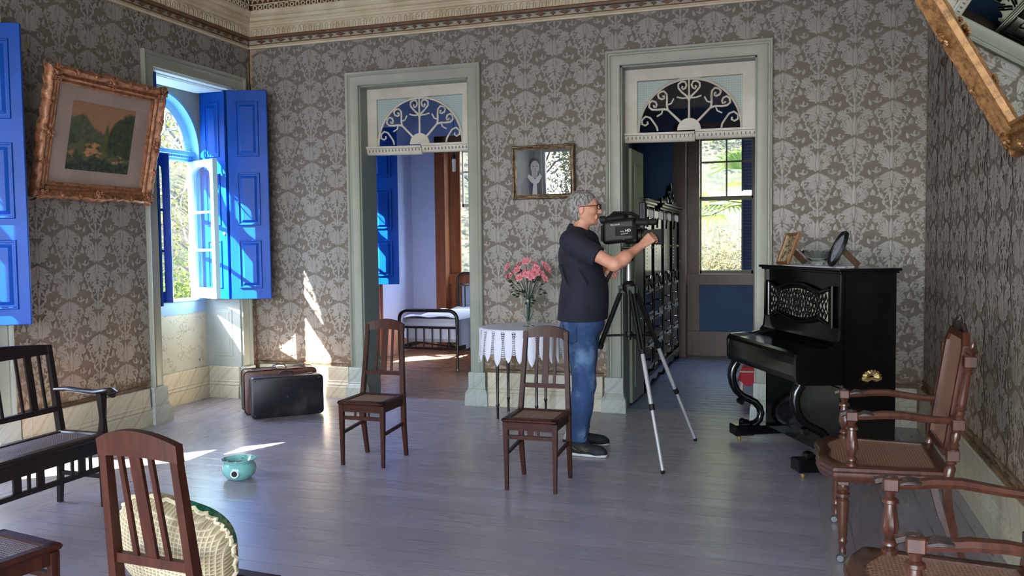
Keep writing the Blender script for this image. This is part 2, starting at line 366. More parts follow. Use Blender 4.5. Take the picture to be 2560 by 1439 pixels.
# ================================================================== DAMASK PAPER (raised motif, part of each wall's mesh)
def motif():
    V=[];Fq=[];Fm_=[];cnt=[0]
    def stroke(pts,ws,h=.0010,z0=0,out=True):
        n=len(pts)
        if out:
            cnt[0]+=1; k=len(V); zo=.0004+cnt[0]*2.2e-5
            for i,(x,y) in enumerate(pts):
                a=pts[max(i-1,0)];b=pts[min(i+1,n-1)];dx,dy=b[0]-a[0],b[1]-a[1];L=math.hypot(dx,dy) or 1; w_=ws[i]/2+.0036; ex=.003*(-1 if i==0 else (1 if i==n-1 else 0))
                nx,ny=-dy/L*w_,dx/L*w_; x+=dx/L*ex; y+=dy/L*ex
                V.extend([(x+nx,y+ny,zo),(x-nx,y-ny,zo)])
            for i in range(n-1): q=k+2*i; Fq.append((q+1,q,q+2,q+3)); Fm_.append(2)
        z0=.0004+cnt[0]*2.2e-5+1.1e-5; k=len(V)
        for i,(x,y) in enumerate(pts):
            a=pts[max(i-1,0)];b=pts[min(i+1,n-1)];dx,dy=b[0]-a[0],b[1]-a[1];L=math.hypot(dx,dy) or 1
            nx,ny=-dy/L*ws[i]/2,dx/L*ws[i]/2
            V.extend([(x+nx,y+ny,z0),(x,y,z0+h),(x-nx,y-ny,z0)])
        for i in range(n-1):
            q=k+3*i; Fq.extend([(q+1,q,q+3,q+4),(q+2,q+1,q+4,q+5)]); Fm_.extend([1,1])
    def blob(x,y,rx,ry,n=14,z0=.0003,top=1.0,rot=0):
        k=len(V); V.append((x,y,z0+.0012))
        for i in range(n):
            t_=2*PI*i/n; sx=rx*(1 if math.sin(t_)<0 else top); u,v_=sx*math.cos(t_),ry*math.sin(t_)
            V.append((x+u*math.cos(rot)-v_*math.sin(rot),y+u*math.sin(rot)+v_*math.cos(rot),z0))
        for i in range(0,n,2): Fq.append((k,k+1+i,k+1+(i+1)%n,k+1+(i+2)%n)); Fm_.append(2)
    def leaf(x,y,a,L,w,bend=0,n=4,z0=.0006):
        w=w*1.5; L=L*1.10
        pts=[];ws=[]
        for i in range(n+1):
            t_=i/n; aa=a+bend*t_; pts.append((x,y)); x+=math.cos(aa)*L/n; y+=math.sin(aa)*L/n
            ws.append(max(w*math.sin(PI*(.18+.8*t_)),.0012))
        stroke(pts,ws,z0=z0)
    def curl(x,y,a,r,turns,w,sgn,n=8):
        w=w*1.4; r=r*1.15
        pts=[];ws=[]
        for i in range(n+1):
            t_=i/n; pts.append((x,y)); st=r*(1-t_*.62)*turns*2*PI/n; a+=sgn*turns*2*PI/n; x+=math.cos(a)*st;y+=math.sin(a)*st
            ws.append(w*(1-.45*t_)+ (w*.9 if i==n else 0))
        stroke(pts,ws)
    for s in(1,-1):
        def A(d): return PI/2-s*math.radians(d)
        # plume
        for d,L,w in((9,.125,.02),(27,.115,.02),(45,.10,.019),(64,.082,.018),(84,.06,.016)): leaf(s*.004,.015,A(d),L,w,s*-.25)
        for yy,d,L in((.035,70,.055),(.06,55,.05),(.085,40,.042)): leaf(s*.03,yy,A(d),L,.014,s*.3)
        # inner S scrolls
        curl(s*.012,-.005,A(70),.026,.85,.011,s)
        curl(s*.015,-.04,A(95),.034,.8,.013,-s)
        curl(s*.02,-.085,A(60),.03,.85,.012,-s)
        curl(s*.012,-.135,A(80),.024,.85,.010,s)
        # acanthus falling
        for yy,d,L,w in((-.03,125,.075,.018),(-.06,112,.085,.018),(-.09,128,.08,.017),(-.12,120,.062,.016),(-.145,140,.055,.014),(-.17,150,.05,.014)): leaf(s*.008,yy,A(d),L,w,s*.55)
        leaf(s*.004,-.17,A(176),.075,.013)
        # bud at the column edge
        bx,by=s*.083,.155
        for d in(0,50,-50,100,-100,160,-160): leaf(bx,by-.004,PI/2+math.radians(d),.036,.020)
        for d in(22,-22): leaf(bx,by,PI/2+math.radians(d),.034,.012,z0=.0018)
        leaf(bx,by-.03,A(195),.055,.010,-s*.6); leaf(bx-s*.01,by-.04,A(-60),.04,.011,-s*.5); leaf(bx+s*.012,by-.04,A(60),.035,.011,s*.5)
        curl(bx-s*.045,by-.02,A(-10),.016,.8,.008,-s); curl(bx-s*.045,by+.03,A(20),.015,.8,.008,s)
        curl(s*.03,.20,A(40),.02,.8,.009,-s); leaf(s*.012,.17,A(30),.05,.012,s*.5); leaf(s*.01,.215,A(50),.045,.011,s*.4)
        curl(s*.085,.06,A(60),.018,.8,.009,s); curl(s*.095,.01,A(110),.018,.8,.009,-s); leaf(s*.09,-.03,A(60),.04,.012,-s*.4)
        curl(s*.075,-.10,A(70),.02,.85,.010,-s); curl(s*.08,-.17,A(60),.018,.8,.009,s); leaf(s*.06,-.19,A(120),.045,.012,s*.4)
        curl(s*.03,-.215,A(70),.018,.8,.009,-s)
        blob(s*.030,.060,.034,.052,rot=-s*.5); blob(s*.022,-.075,.024,.05,rot=s*.35); blob(s*.022,.215,.015,.03)
        blob(s*.083,.152,.031,.036); blob(s*.052,-.155,.014,.03,rot=s*.6); blob(s*.10,-.06,.012,.03)
    for s in(1,-1):
        leaf(s*.055,-.225,PI/2-s*.5,.05,.016); leaf(s*.115,.06,PI/2-s*.2,.045,.016); leaf(s*.112,-.115,PI/2+s*.4,.045,.015); leaf(s*.06,.115,PI/2-s*.9,.04,.014); leaf(s*.045,.245,PI/2-s*.3,.035,.013); leaf(s*.105,.215,PI/2+s*.3,.04,.014); leaf(s*.11,-.2,PI/2-s*.3,.045,.015)
    leaf(0,.0,PI/2,.135,.02); leaf(0,.165,PI/2,.07,.014); leaf(0,-.02,-PI/2,.09,.014); leaf(0,-.235,-PI/2,.05,.012)
    V=np.array(V); V[:,0]*=1.10; V[:,1]*=1.03
    return V,np.array(Fq),np.array(Fm_)
MV,MF,MI=motif()
CW,CH=.268,.535
def papered_wall(name,quads,org,ux,nrm,s0,s1,z0,z1,holes,mats=None,zoff=.1):
    """wall mesh: solid quads (MB) plus raised damask motifs on the face starting at org running along ux"""
    mb=quads; nb=len(mb.v); org=Vector(org);ux=Vector(ux);nr=Vector(nrm)
    allV=[];allF=[];allM=[];k=0
    c0=int(s0/CW)-1;c1=int(s1/CW)+1
    fc=MV[MF].mean(axis=1)
    for c in range(c0,c1+1):
        for r in range(int(z0/CH)-1,int(z1/CH)+2):
            cx=c*CW+CW/2; cy=r*CH+zoff+(CH/2 if c%2 else 0)
            S=MV[:,0]+cx; Z=MV[:,1]+cy; fs=fc[:,0]+cx; fz=fc[:,1]+cy
            keep=(fs>s0+.012)&(fs<s1-.012)&(fz>z0+.01)&(fz<z1-.01)
            for (a,b,c_,d) in holes: keep&=~((fs>a-.01)&(fs<b+.01)&(fz>c_-.01)&(fz<d+.01))
            if not keep.any(): continue
            P=np.zeros((len(S),3))
            for i in range(3): P[:,i]=org[i]+ux[i]*S+nr[i]*MV[:,2]
            P[:,2]+=Z
            if c%2: P=P+np.array(nr)*.0031
            allV.append(P); allF.append(MF[keep]+k); allM.append(MI[keep]); k+=len(S)
    V=np.concatenate(allV); Fm=np.concatenate(allF)+nb
    flip=ux.cross(Vector((0,0,1))).dot(nr)<0
    if flip: Fm=Fm[:,::-1]
    used=np.unique(Fm); remap=np.zeros(nb+len(V),int); remap[used]=np.arange(len(used))+nb
    V2=V[used-nb]; Fm=remap[Fm]
    nq=len(mb.f)
    mb.v+= [tuple(x) for x in V2.tolist()]; mb.f+=[tuple(x) for x in Fm.tolist()]; mb.m+=np.concatenate(allM).tolist()
    o=mb.build(name,mats or [WP_G,WP_M,WP_S]); tag(o,kind='structure'); return o
HCEIL=4.05; TOP=3.40
DOORS=[(1.19,2.28),(3.655,4.76)]
DH=2.935
# back wall with two doorways
q=MB()
xs=[-.0,1.19,2.28,3.655,4.76,6.005]
for a,b in((0,1.19),(2.28,3.655),(4.76,6.005)): q.box(a,b,0,.15,0,HCEIL)
for a,b in DOORS: q.box(a,b,0,.15,DH,HCEIL)
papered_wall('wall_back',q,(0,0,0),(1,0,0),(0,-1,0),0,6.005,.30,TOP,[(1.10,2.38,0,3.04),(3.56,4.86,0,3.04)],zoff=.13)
# left wall with its window recesses
WOFF=[0,-2.675,-5.35]
q=MB(); ys=[-9.7]
for o_ in reversed(WOFF): ys+=[-1.35+o_,-.24+o_]
ys.append(0)
for i in range(0,len(ys),2): q.box(-.40,0,ys[i],ys[i+1],0,HCEIL)
for o_ in WOFF: q.box(-.40,0,-1.35+o_,-.24+o_,2.945,HCEIL)
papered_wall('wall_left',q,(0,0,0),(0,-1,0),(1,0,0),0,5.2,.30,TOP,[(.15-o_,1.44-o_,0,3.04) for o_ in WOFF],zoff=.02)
q=MB(); q.box(6.005,6.3,-9.7,.15,0,HCEIL)
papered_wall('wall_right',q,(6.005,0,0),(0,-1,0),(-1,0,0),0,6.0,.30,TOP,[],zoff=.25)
# front wall behind the camera: one reflected garden window, two added, all widened for light
q=MB(); fx=[-.4,.25,1.95,2.4,4.1,4.5,6.0,6.3]
for i in range(0,8,2): q.box(fx[i],fx[i+1],-9.7,-9.5,0,HCEIL)
for i in(1,3,5): q.box(fx[i],fx[i+1],-9.7,-9.5,3.05,HCEIL); q.box(fx[i],fx[i+1],-9.7,-9.5,0,.30)
S_('wall_front',q,WP_G)
for k in range(3):
    x0,x1=fx[1+2*k],fx[2+2*k]; W_=empty(f'window_{7+k}',((x0+x1)/2,-9.6,0),kind='structure'); h=(x1-x0)/2
    m=MB(); m.box(-h,-h+.06,-.05,.05,.3,3.05); m.box(h-.06,h,-.05,.05,.3,3.05); m.box(-h,h,-.05,.05,2.98,3.05); m.box(-h,h,-.05,.05,.3,.36)
    m.box(-h,h,-.04,.04,2.33,2.47); m.box(-.02,.02,-.02,.02,2.47,2.98)
    m.build('window_frame',TRIMW,W_)
    m=MB(); m.box(-h-.13,-h,.1,.13,.3,3.18); m.box(h,h+.13,.1,.13,.3,3.18); m.box(-h,h,.1,.13,3.05,3.18); m.build('casing',TRIM,W_)
# ceiling, floors
q=MB(); q.box(-.4,6.3,-9.7,4.0,HCEIL,HCEIL+.1); S_('ceiling',q,CEIL)
def sheet(mb,x0,x1,y0,y1,z=0,mi=0): mb.add([(x0,y0,z),(x1,y0,z),(x1,y1,z),(x0,y1,z)],[(0,1,2,3)],mi)
q=MB(); bx0,bx1=1.04,5.18
q.box(-.55,6.3,-9.7,.15,-.1,-.004)
sheet(q,bx0,bx1,-9.5,.15)
q.add([(-.4,-9.5,0),(bx0,-9.5,0),(bx0,-.9,0),(0,0.0,0),(-.4,0,0)],[(0,1,2,3,4)],1)
q.add([(6.005,-9.5,0),(6.005,0,0),(bx1,-.9,0),(bx1,-9.5,0)],[(0,1,2,3)],1)
q.add([(0,0,0),(bx0,-.9,0),(bx0,.15,0),(0,.15,0)],[(0,1,2,3)],0); q.add([(bx1,-.9,0),(6.005,0,0),(6.005,.15,0),(bx1,.15,0)],[(0,1,2,3)],0)
S_('floor',q,[FL_X,FL_Y])
q=MB(); q.box(-.4,3.05,.15,4.0,-.1,0); S_('floor_bedroom',q,FL_B)
q=MB(); q.box(3.05,6.3,.15,4.0,-.1,0); S_('floor_side_room',q,FL_U)
# rooms beyond
q=MB()
for a,b in((-.0,1.19),(2.28,3.02)): q.box(a,b,.15,.30,0,HCEIL)
q.box(1.19,2.28,.15,.30,DH,HCEIL); S_('wall_bedroom_front',q,WALLB)
q=MB()
for a,b in((3.16,3.655),(4.76,6.3)): q.box(a,b,.15,.30,0,HCEIL)
q.box(3.655,4.76,.15,.30,DH,HCEIL); S_('wall_side_room_front',q,WALLD)
q=MB(); q.box(3.02,3.09,.15,3.70,0,HCEIL); S_('wall_bedroom_right',q,WALLB)
q=MB(); q.box(3.09,3.16,.15,3.70,0,HCEIL); S_('wall_side_room_left',q,WALLD)
q=MB(); q.box(6.0,6.3,.30,3.70,0,HCEIL); S_('wall_side_room_right',q,WALLD)
q=MB(); q.box(-.40,0,0,1.44,0,HCEIL); q.box(-.40,0,2.55,4.0,0,HCEIL); q.box(-.4,0,1.44,2.55,2.945,HCEIL); S_('wall_bedroom_left',q,WALLB)
def rear(name,x0,x1,wx0,wx1,mat):
    q=MB(); q.box(x0,wx0,3.70,4.0,0,HCEIL); q.box(wx1,x1,3.70,4.0,0,HCEIL); q.box(wx0,wx1,3.70,4.0,2.80,HCEIL)
    q.box(wx0,wx1,3.88,4.0,0,.92); S_(name,q,mat)
rear('wall_bedroom_back',0,3.05,.50,1.47,WALLB)
rear('wall_side_room_back',3.09,6.3,3.76,4.74,WALLD)
# ---------------------------------------------------------------- skirting in marble, wall by wall
PROF=[(0,.30),(.026,.30),(.030,.292),(.030,.170),(.036,.160),(.030,.150),(.034,.142),(.042,.130),(.034,.118),(.046,.105),(.050,.02),(.050,0)]
def skirt(mb,a,b,nrm,prof=PROF,mi=0,cap=True):
    a=Vector(a);b=Vector(b);nr=Vector(nrm);n=len(prof); vs=[]
    for p in(a,b): vs+= [p+nr*d+Vector((0,0,z)) for d,z in prof]+[p]
    n+=1; fs=[(i,i+1,n+i+1,n+i) for i in range(n-1)]
    if (b-a).cross(Vector((0,0,1))).dot(nr)>0: fs=[f[::-1] for f in fs]
    fs+=[tuple(range(n)),tuple(range(n,2*n))[::-1]]
    mb.add(vs,fs,mi)
q=MB()
for a,b in((0.05,1.03),(2.44,3.49),(4.92,5.955)): skirt(q,(a,0,0),(b,0,0),(0,-1,0))
S_('baseboard_back',q,MARB)
q=MB(); ysl=[(-.07,-.0)]
for k,o_ in enumerate(WOFF):
    a=-1.52+o_; b=(-.07+WOFF[k+1]) if k<2 else -9.5
    skirt(q,(0,b,0),(0,a,0),(1,0,0))
S_('baseboard_left',q,MARB)
q=MB(); skirt(q,(6.005,-9.5,0),(6.005,0,0),(-1,0,0)); S_('baseboard_right',q,MARB)
# narrow wooden moulding and rot line above the right-hand skirting
q=MB(); q.box(5.985,6.005,-9.5,-.03,.302,.325); q.box(5.990,6.005,-9.5,-.03,.36,.372); S_('trim_1',q,M('bare_tan_moulding',(.60,.47,.33),.7,(.35,.27,.18),5))
q=MB(); q.box(0.05,1.06,-.012,0,.322,.332); q.box(2.43,3.50,-.012,0,.322,.332); q.box(4.91,5.98,-.012,0,.322,.332); 
for k,o_ in enumerate(WOFF[:2]): q.box(0,.012,-2.78+o_+.02,-1.52+o_,.322,.332)
S_('trim_2',q,M('decayed_dado_edge',(.46,.33,.22),.8,(.22,.17,.12),8))
# ---------------------------------------------------------------- cornice
def sweep(mb,prof,L,corner,ux,nr,mi=0,m0=1,m1=1):
    """profile (depth,z) swept from corner along ux by L, mitred at both ends"""
    c=Vector(corner);ux=Vector(ux);nr=Vector(nr); vs=[];n=len(prof)
    for d,z in prof: vs.append(c+ux*(d*m0)+nr*d+Vector((0,0,z)))
    for d,z in prof: vs.append(c+ux*(L-d*m1)+nr*d+Vector((0,0,z)))
    fs=[(i,i+1,n+i+1,n+i) for i in range(n-1)]
    if ux.cross(Vector((0,0,1))).dot(nr)<0: fs=[f[::-1] for f in fs]
    mb.add(vs,fs,mi)
def cornice(name,corner,ux,nr,L,n1):
    T=empty(name,corner,kind='structure'); Z0=(0,0,0); ux=Vector(ux); nr=Vector(nr)
    m=MB(); sweep(m,[(0,3.365),(.018,3.365),(.022,3.378),(.016,3.385),(.012,3.40)],L,Z0,ux,nr)
    sweep(m,[(.012,3.475),(.035,3.480),(.040,3.56),(.055,3.565),(.058,3.585),(.050,3.590),(.052,3.605),(.085,3.612),(.085,3.640),(.078,3.644),(.120,3.662),(.122,3.690),(.10,3.694)],L,Z0,ux,nr)
    sweep(m,[(.10,3.80),(.135,3.806),(.14,3.835),(.20,3.87),(.21,3.90),(.26,3.93),(.32,4.05)],L,Z0,ux,nr)
    m.build('moulding',CREAM,T)
    m=MB(); sweep(m,[(.012,3.449),(.034,3.452),(.038,3.470),(.035,3.479),(.012,3.479)],L,Z0,ux,nr); sweep(m,[(.012,3.398),(.026,3.398),(.026,3.404),(.012,3.406)],L,Z0,ux,nr)
    k=0; x=.16
    while x<min(L,n1)-.1:
        c=ux*x+nr*.018+Vector((0,0,3.427))
        wd=.052 if k%2==0 else .026
        P=[(-wd,0),(-wd*.35,.010),(0,.019),(wd*.35,.010),(wd,0),(wd*.35,-.010),(0,-.019),(-wd*.35,-.010)]
        m.prism(P,nr*.012,c,ux,(0,0,1)); x+=.108; k+=1
    m.build('bronze_band',GILTB,T)
    m=MB(); sweep(m,[(.013,3.40),(.013,3.452)],L,Z0,ux,nr); m.build('pale_band_ground',M('pale_grey_band',(.66,.64,.58),.7) if 'pale_grey_band' not in bpy.data.materials else bpy.data.materials['pale_grey_band'],T)
    m=MB(); sweep(m,[(.0145,3.441),(.0165,3.441),(.0165,3.447),(.0145,3.447)],L,Z0,ux,nr); m.build('blue_line',BBLUE,T)
    m=MB(); x=.10
    while x<min(L,n1)-.08:   # arcaded lace band
        for off in(0,):
            b=ux*(x)+nr*.044
            pts=[b+ux*(.040*math.cos(a))+Vector((0,0,3.512+.036*math.sin(a))) for a in [PI*i/8 for i in range(9)]]
            m.tube([b+ux*.040+Vector((0,0,3.482))]+pts+[b-ux*.040+Vector((0,0,3.482))],.0055,5)
            m.tube([b+ux*.016+Vector((0,0,3.484)),b+ux*.012+Vector((0,0,3.52)),b-ux*.012+Vector((0,0,3.52)),b-ux*.016+Vector((0,0,3.484))],.005,5)
        x+=.058
    m.build('arcade_band',CREAM,T)
    m=MB(); sweep(m,[(.095,3.690),(.095,3.808)],L,Z0,ux,nr); m.build('frieze_ground',RUST,T)
    m=MB(); x=.16;k=0
    while x<min(L,n1)-.12:   # pierced ring frieze
        b=ux*x+nr*.108
        pts=[b+ux*(.019*math.cos(a))+Vector((0,0,3.722+(.024 if k%2==0 else .018)*math.sin(a))) for a in [2*PI*i/10 for i in range(10)]]
        m.tube(pts,.0068,5,closed=True)
        pts=[b+ux*(.030*math.cos(a))+Vector((0,0,3.765+.032*math.sin(a))) for a in [PI*i/7 for i in range(8)]]
        m.tube(pts,.0065,5)
        x+=.058;k+=1
    sweep(m,[(.10,3.69),(.114,3.69),(.114,3.700),(.10,3.700)],L,Z0,ux,nr); sweep(m,[(.10,3.748),(.114,3.748),(.114,3.757),(.10,3.757)],L,Z0,ux,nr)
    m.build('pierced_frieze',CREAM,T)
cornice('trim_3',(0.0,0,0),(1,0,0),(0,-1,0),6.005,6.0)
cornice('trim_4',(0,0,0),(0,-1,0),(1,0,0),9.5,3.2)
# torn paper and crack in the corner
m=MB(); rr=random.Random(3)
zz=3.36
L_=[];Rr=[]
while zz>2.72:
    L_.append((-(.016+rr.random()*.035),zz)); Rr.append((.018+rr.random()*(.045 if zz<3.3 else .14),zz)); zz-=.028
poly=L_+Rr[::-1]
for i in range(len(L_)-1):
    m.add([(0.001,L_[i][0],L_[i][1]),(.001,0,L_[i][1]),(.001,0,L_[i+1][1]),(.001,L_[i+1][0],L_[i+1][1])],[(0,1,2,3)]); 
    m.add([(0,-.003,Rr[i][1]),(Rr[i][0],-.003,Rr[i][1]),(Rr[i+1][0],-.003,Rr[i+1][1]),(0,-.003,Rr[i+1][1])],[(0,3,2,1)])
m.v=[(x if x!=.001 else .0075,y if y!=-.003 else -.0075,z) for x,y,z in m.v]
pl_=M('bare_plaster_in_corner',(.68,.58,.47),.8,(.60,.52,.42),20)
S_('trim_5',m,pl_)
m=MB(); P=[]
zz=3.69
while zz>2.80: P.append((.012+rr.random()*.004,-.012-rr.random()*.004,zz)); zz-=.05
m.tube(P,[.010]*3+[.0045]*(len(P)-3),4); S_('trim_6',m,M('dark_crack',(.07,.06,.05),.9))

# ================================================================== DOORWAYS with fanlights
def tracery(mb,Rr,r0=.10,th=.010,spokes=(45,90,135),y=0):
    """scrolled fanlight tracery in the xz plane, centre at origin"""
    def P(r,a): return (r*Rr/.43*math.cos(math.radians(a)),y,r*Rr/.43*math.sin(math.radians(a)))
    k=Rr/.43
    hub=[(0+.0,0)]
    pts=[(r0*math.cos(PI*i/12)*k,r0*math.sin(PI*i/12)*k) for i in range(13)]
    mb.prism(pts,(0,-th*2.2,0),(0,y+th*1.1,0))
    mb.tube([(Rr*math.cos(PI*i/32),y,Rr*math.sin(PI*i/32)) for i in range(33)],th*1.15*k+.001,6)
    for a in spokes:
        top=.43 if a==90 else .27
        mb.tube([P(r0*.9,a),P(.2,a),P(top,a)],[th*1.15,th*1.0,th*.9],6)
        for s in(1,-1):
            # arm rising from the spoke, meeting the rim and curling back into a volute
            path=[(.25,0),(.285,4),(.325,10.5),(.365,14),(.398,13),(.413,8.5),(.405,4.6),(.378,3.2),(.352,5.2),(.346,8.2),(.362,9.6),(.372,8.0)]
            mb.tube([P(r,a+s*d) for r,d in path],[th*.95]*9+[th*.85,th*.8,th*1.1],6)
            mb.tube([P(.29,a+s*3.5) if a!=90 else P(.27,a),P(.275,a+s*12),P(.30,a+s*20)],th*.75,6)
    for a,s in((0,1),(180,-1)):
        path=[(.265,1),(.275,8),(.31,15),(.35,20),(.39,20),(.413,15),(.405,10),(.375,8.5),(.355,11.5),(.365,14)]
        mb.tube([P(r,a+s*d) for r,d in path],th*.9,6)
def casing(mb,x0,x1,ztop,y0=0,w=.125,zb=.30):
    """moulded architrave round an opening, built in the xz plane facing -y"""
    pr=[(0,0),(.004,.022),(w*.62,.022),(w*.68,.028),(w*.72,.022),(w*.80,.024),(w*.86,.040),(w*.97,.046),(w,.040),(w,0)]
    path=[(x0,zb,-1,0),(x0,ztop,-1,1),(x1,ztop,1,1),(x1,zb,1,0)]
    vs=[];n=len(pr)
    for (x,z,sx,sz) in path:
        for d,h in pr: vs.append((x+sx*d,y0-h,z+sz*d))
    fs=[]
    for k in range(3):
        for i in range(n-1): fs.append((k*n+i,k*n+i+1,(k+1)*n+i+1,(k+1)*n+i)[::-1])
    fs+=[tuple(range(n)),tuple(range(3*n,4*n))[::-1]]
    mb.add(vs,fs)
def plinth(mb,xc,wd,y0=0,ax='x'):
    """marble plinth block: square top, flared foot"""
    pr=[(.045,.30),(.050,.295),(.050,.165),(.056,.155),(.052,.148),(.062,.135),(.074,.110),(.078,.02),(.078,0)]
    vs=[]
    for d,z in pr:
        hw=wd/2+max(0,(d-.045))*1.0
        vs.append([(xc-hw,y0,z),(xc-hw,y0-d,z),(xc+hw,y0-d,z),(xc+hw,y0,z)])
    fl=[v for r in vs for v in r]; fs=[(0,1,2,3)]
    for i in range(len(pr)-1):
        a=i*4;b=a+4
        for j in range(3): fs.append((a+j,b+j,b+j+1,a+j+1))
        fs.append((a+3,b+3,b,a))
    fs.append((len(fl)-4,len(fl)-1,len(fl)-2,len(fl)-3))
    mb.add(fl,fs)
def doorway(name,x0,x1,kink):
    cx=(x0+x1)/2; T=empty(name,(cx,0,0),kind='structure'); h=(x1-x0)/2
    m=MB(); casing(m,-h,h,DH); m.build('casing',TRIM,T,True)
    m=MB(); plinth(m,-h-.062,.15); m.build('plinth_block',MARG,T)
    m=MB(); plinth(m,h+.062,.15); m.build('plinth_block',MARG,T)
    m=MB(); m.box(-h,-h+.012,-.0,.30,0,DH); m.box(h-.012,h,0,.30,0,DH); m.box(-h,h,0,.30,DH-.012,DH); m.build('jamb_lining',M('sage_jamb_paint_'+name,(.48,.52,.48),.45),T)
    # transom light
    f0,f1=2.385,2.925; ox=.435; oz1=2.825; y0,y1=.135,.175
    m=MB(); m.box(-h+.012,-ox,y0,y1,f0,f1); m.box(ox,h-.012,y0,y1,f0,f1); m.box(-ox,ox,y0,y1,oz1,f1)
    m.build('transom_frame',TRIMW,T)
    m=MB(); y=.155
    mb=MB(); tracery(mb,.428,y=0); mb.v=[(a,b*.9+y-.006,c+2.392) for a,b,c in mb.v]; mb.build('fan_tracery',TRIMW,T,True)
    m=MB()  # patterned glass spandrels
    N=14
    for s in(1,-1):
        vs=[];fs=[]
        for i in range(N+1):
            a=PI/2*i/N; xx=.43*math.cos(a); vs+= [(s*xx,.16,2.392+.43*math.sin(a)),(s*ox,.16,2.392+.43*math.sin(a)) ]
        for i in range(N): fs.append((2*i,2*i+1,2*i+3,2*i+2))
        m.add(vs,fs)
    m.build('patterned_glass',FROST,T)
    m=MB(); N=24; vs=[(0,.163,2.392)]+[(.428*math.cos(PI*i/N),.163,2.392+.428*math.sin(PI*i/N)) for i in range(N+1)]
    m.add(vs,[(0,i+1,i+2) for i in range(N)]); m.build('fan_glass',DGLASS,T)
    # dentilled bar, cracked and sagging in two pieces
    for s,(a,b,dz) in enumerate(((-h-.004+.012,kink,-.012),(kink+.004,h-.012,.004))):
        m=MB(); prf=[(0,.085),(-.02,.083),(-.085,.078),(-.082,.060),(-.066,.056),(-.060,.030),(-.050,.008),(-.040,0),(0,0)]
        vs=[];n=len(prf)
        for xx in(a,b):
            for d,z in prf: vs.append((xx,.175+d-.0,2.306+z+(dz if xx in(a,b) and abs(xx-kink)<.01 else 0)))
        fs=[(i,(i+1)%n,n+(i+1)%n,n+i) for i in range(n)]+[tuple(range(n))[::-1],tuple(range(n,2*n))]
        m.add(vs,fs)
        x=a+.03
        while x<b-.01: m.box(x,x+.008,.106,.116,2.33,2.352,1); x+=.034
        m.build('transom_bar',[TRIMW,M('dentil_shadow_groove_'+name+str(s),(.45,.44,.40),.7)],T)
    return T
D1=doorway('door_1',1.19,2.28,.03)
D2=doorway('door_2',3.655,4.76,.05)
# open leaf of door 2 swung into the side room
m=MB(); m.cbox(0,.52,-.018,.018,.02,2.28,.004)
for z0,z1 in((.15,.75),(.9,1.5),(1.62,2.15)): m.cbox(.10,.42,-.026,-.012,z0,z1,.010)
lf=m.build('door_leaf',M('sage_door_paint',(.56,.60,.50),.35,(.50,.54,.46),3),D2); lf.location=(3.672-4.2075,.31,0); lf.rotation_euler=(0,0,math.radians(88))
m=MB(); m.box(.24,.26,-.032,-.026,1.66,1.72); hd=m.build('hinge_plate',STEEL,lf)

# ================================================================== LEFT-HAND ARCHED WINDOWS
def arch_wall(mb,x0,x1,yc,r,zs,y0,y1,z0,z1,mi=0,N=20):
    """wall slab between x0..x1 with an arched hole: opening from z0(sill) up to springing zs, radius r"""
    mb.box(x0,x1,y0,yc-r,z0,z1,mi); mb.box(x0,x1,yc+r,y1,z0,z1,mi)
    for i in range(N):
        a0=PI*i/N;a1=PI*(i+1)/N
        ya,za=yc+r*math.cos(a0),zs+r*math.sin(a0); yb,zb=yc+r*math.cos(a1),zs+r*math.sin(a1)
        vs=[]
        for x in(x0,x1): vs+=[(x,ya,za),(x,yb,zb),(x,yb,z1),(x,ya,z1)]
        mb.add(vs,[(0,1,2,3),(7,6,5,4),(0,4,5,1),(3,2,6,7)],mi)
def ring(mb,x0,x1,yc,r0,r1,zs,zb,mi=0,N=24):
    """arched frame ring (with straight legs down to zb)"""
    P=[(yc+r0,zb,yc+r1,zb)]+[(yc+r0*math.cos(PI*i/N),zs+r0*math.sin(PI*i/N),yc+r1*math.cos(PI*i/N),zs+r1*math.sin(PI*i/N)) for i in range(N+1)]+[(yc-r0,zb,yc-r1,zb)]
    vs=[];fs=[]
    for (a,b,c,d) in P: vs+=[(x0,a,b),(x0,c,d),(x1,c,d),(x1,a,b)]
    for i in range(len(P)-1):
        for j in range(4): fs.append((4*i+j,4*i+(j+1)%4,4*i+4+(j+1)%4,4*i+4+j))
    fs+=[(0,3,2,1),(len(vs)-4,len(vs)-3,len(vs)-2,len(vs)-1)]
    mb.add(vs,fs,mi)
def panel_leaf(T,name,p0,p1,z0,z1,mat,th=.03,spans=None,npan=3,label=None):
    """raised-panel shutter leaf standing between two floor points"""
    p0=Vector((*p0,0));p1=Vector((*p1,0)); L=(p1-p0).length; an=math.atan2(p1.y-p0.y,p1.x-p0.x)
    m=MB(); m.cbox(0,L,-th/2,th/2,z0,z1,.003)
    H=z1-z0; fr=L*.21
    spans=spans or [(.052,.315),(.392,.645),(.715,.948)]
    for s in(-1,1):
        for a,b in spans:
            a_=z0+H*(1-b);b_=z0+H*(1-a); y=s*th/2
            for ins,d0,d1 in((0,.0,.010),):
                vs=[]
                steps=[(0,0),(.006,.010),(.014,.010),(.018,.002),(.030,.002),(.052,.012)]
                for ii,dd in steps:
                    vs+=[(fr+ii,y+s*dd,a_+ii),(L-fr-ii,y+s*dd,a_+ii),(L-fr-ii,y+s*dd,b_-ii),(fr+ii,y+s*dd,b_-ii)]
                fs=[]
                for k in range(len(steps)-1):
                    for j in range(4):
                        q=(4*k+j,4*k+(j+1)%4,4*k+4+(j+1)%4,4*k+4+j); fs.append(q if s<0 else q[::-1])
                k=4*(len(steps)-1); q=(k,k+1,k+2,k+3); fs.append(q if s<0 else q[::-1])
                m.add(vs,fs)
    o=m.build(name,mat,T); o.location=p0; o.rotation_euler=(0,0,an)
    if label: o['label']=label
    return o
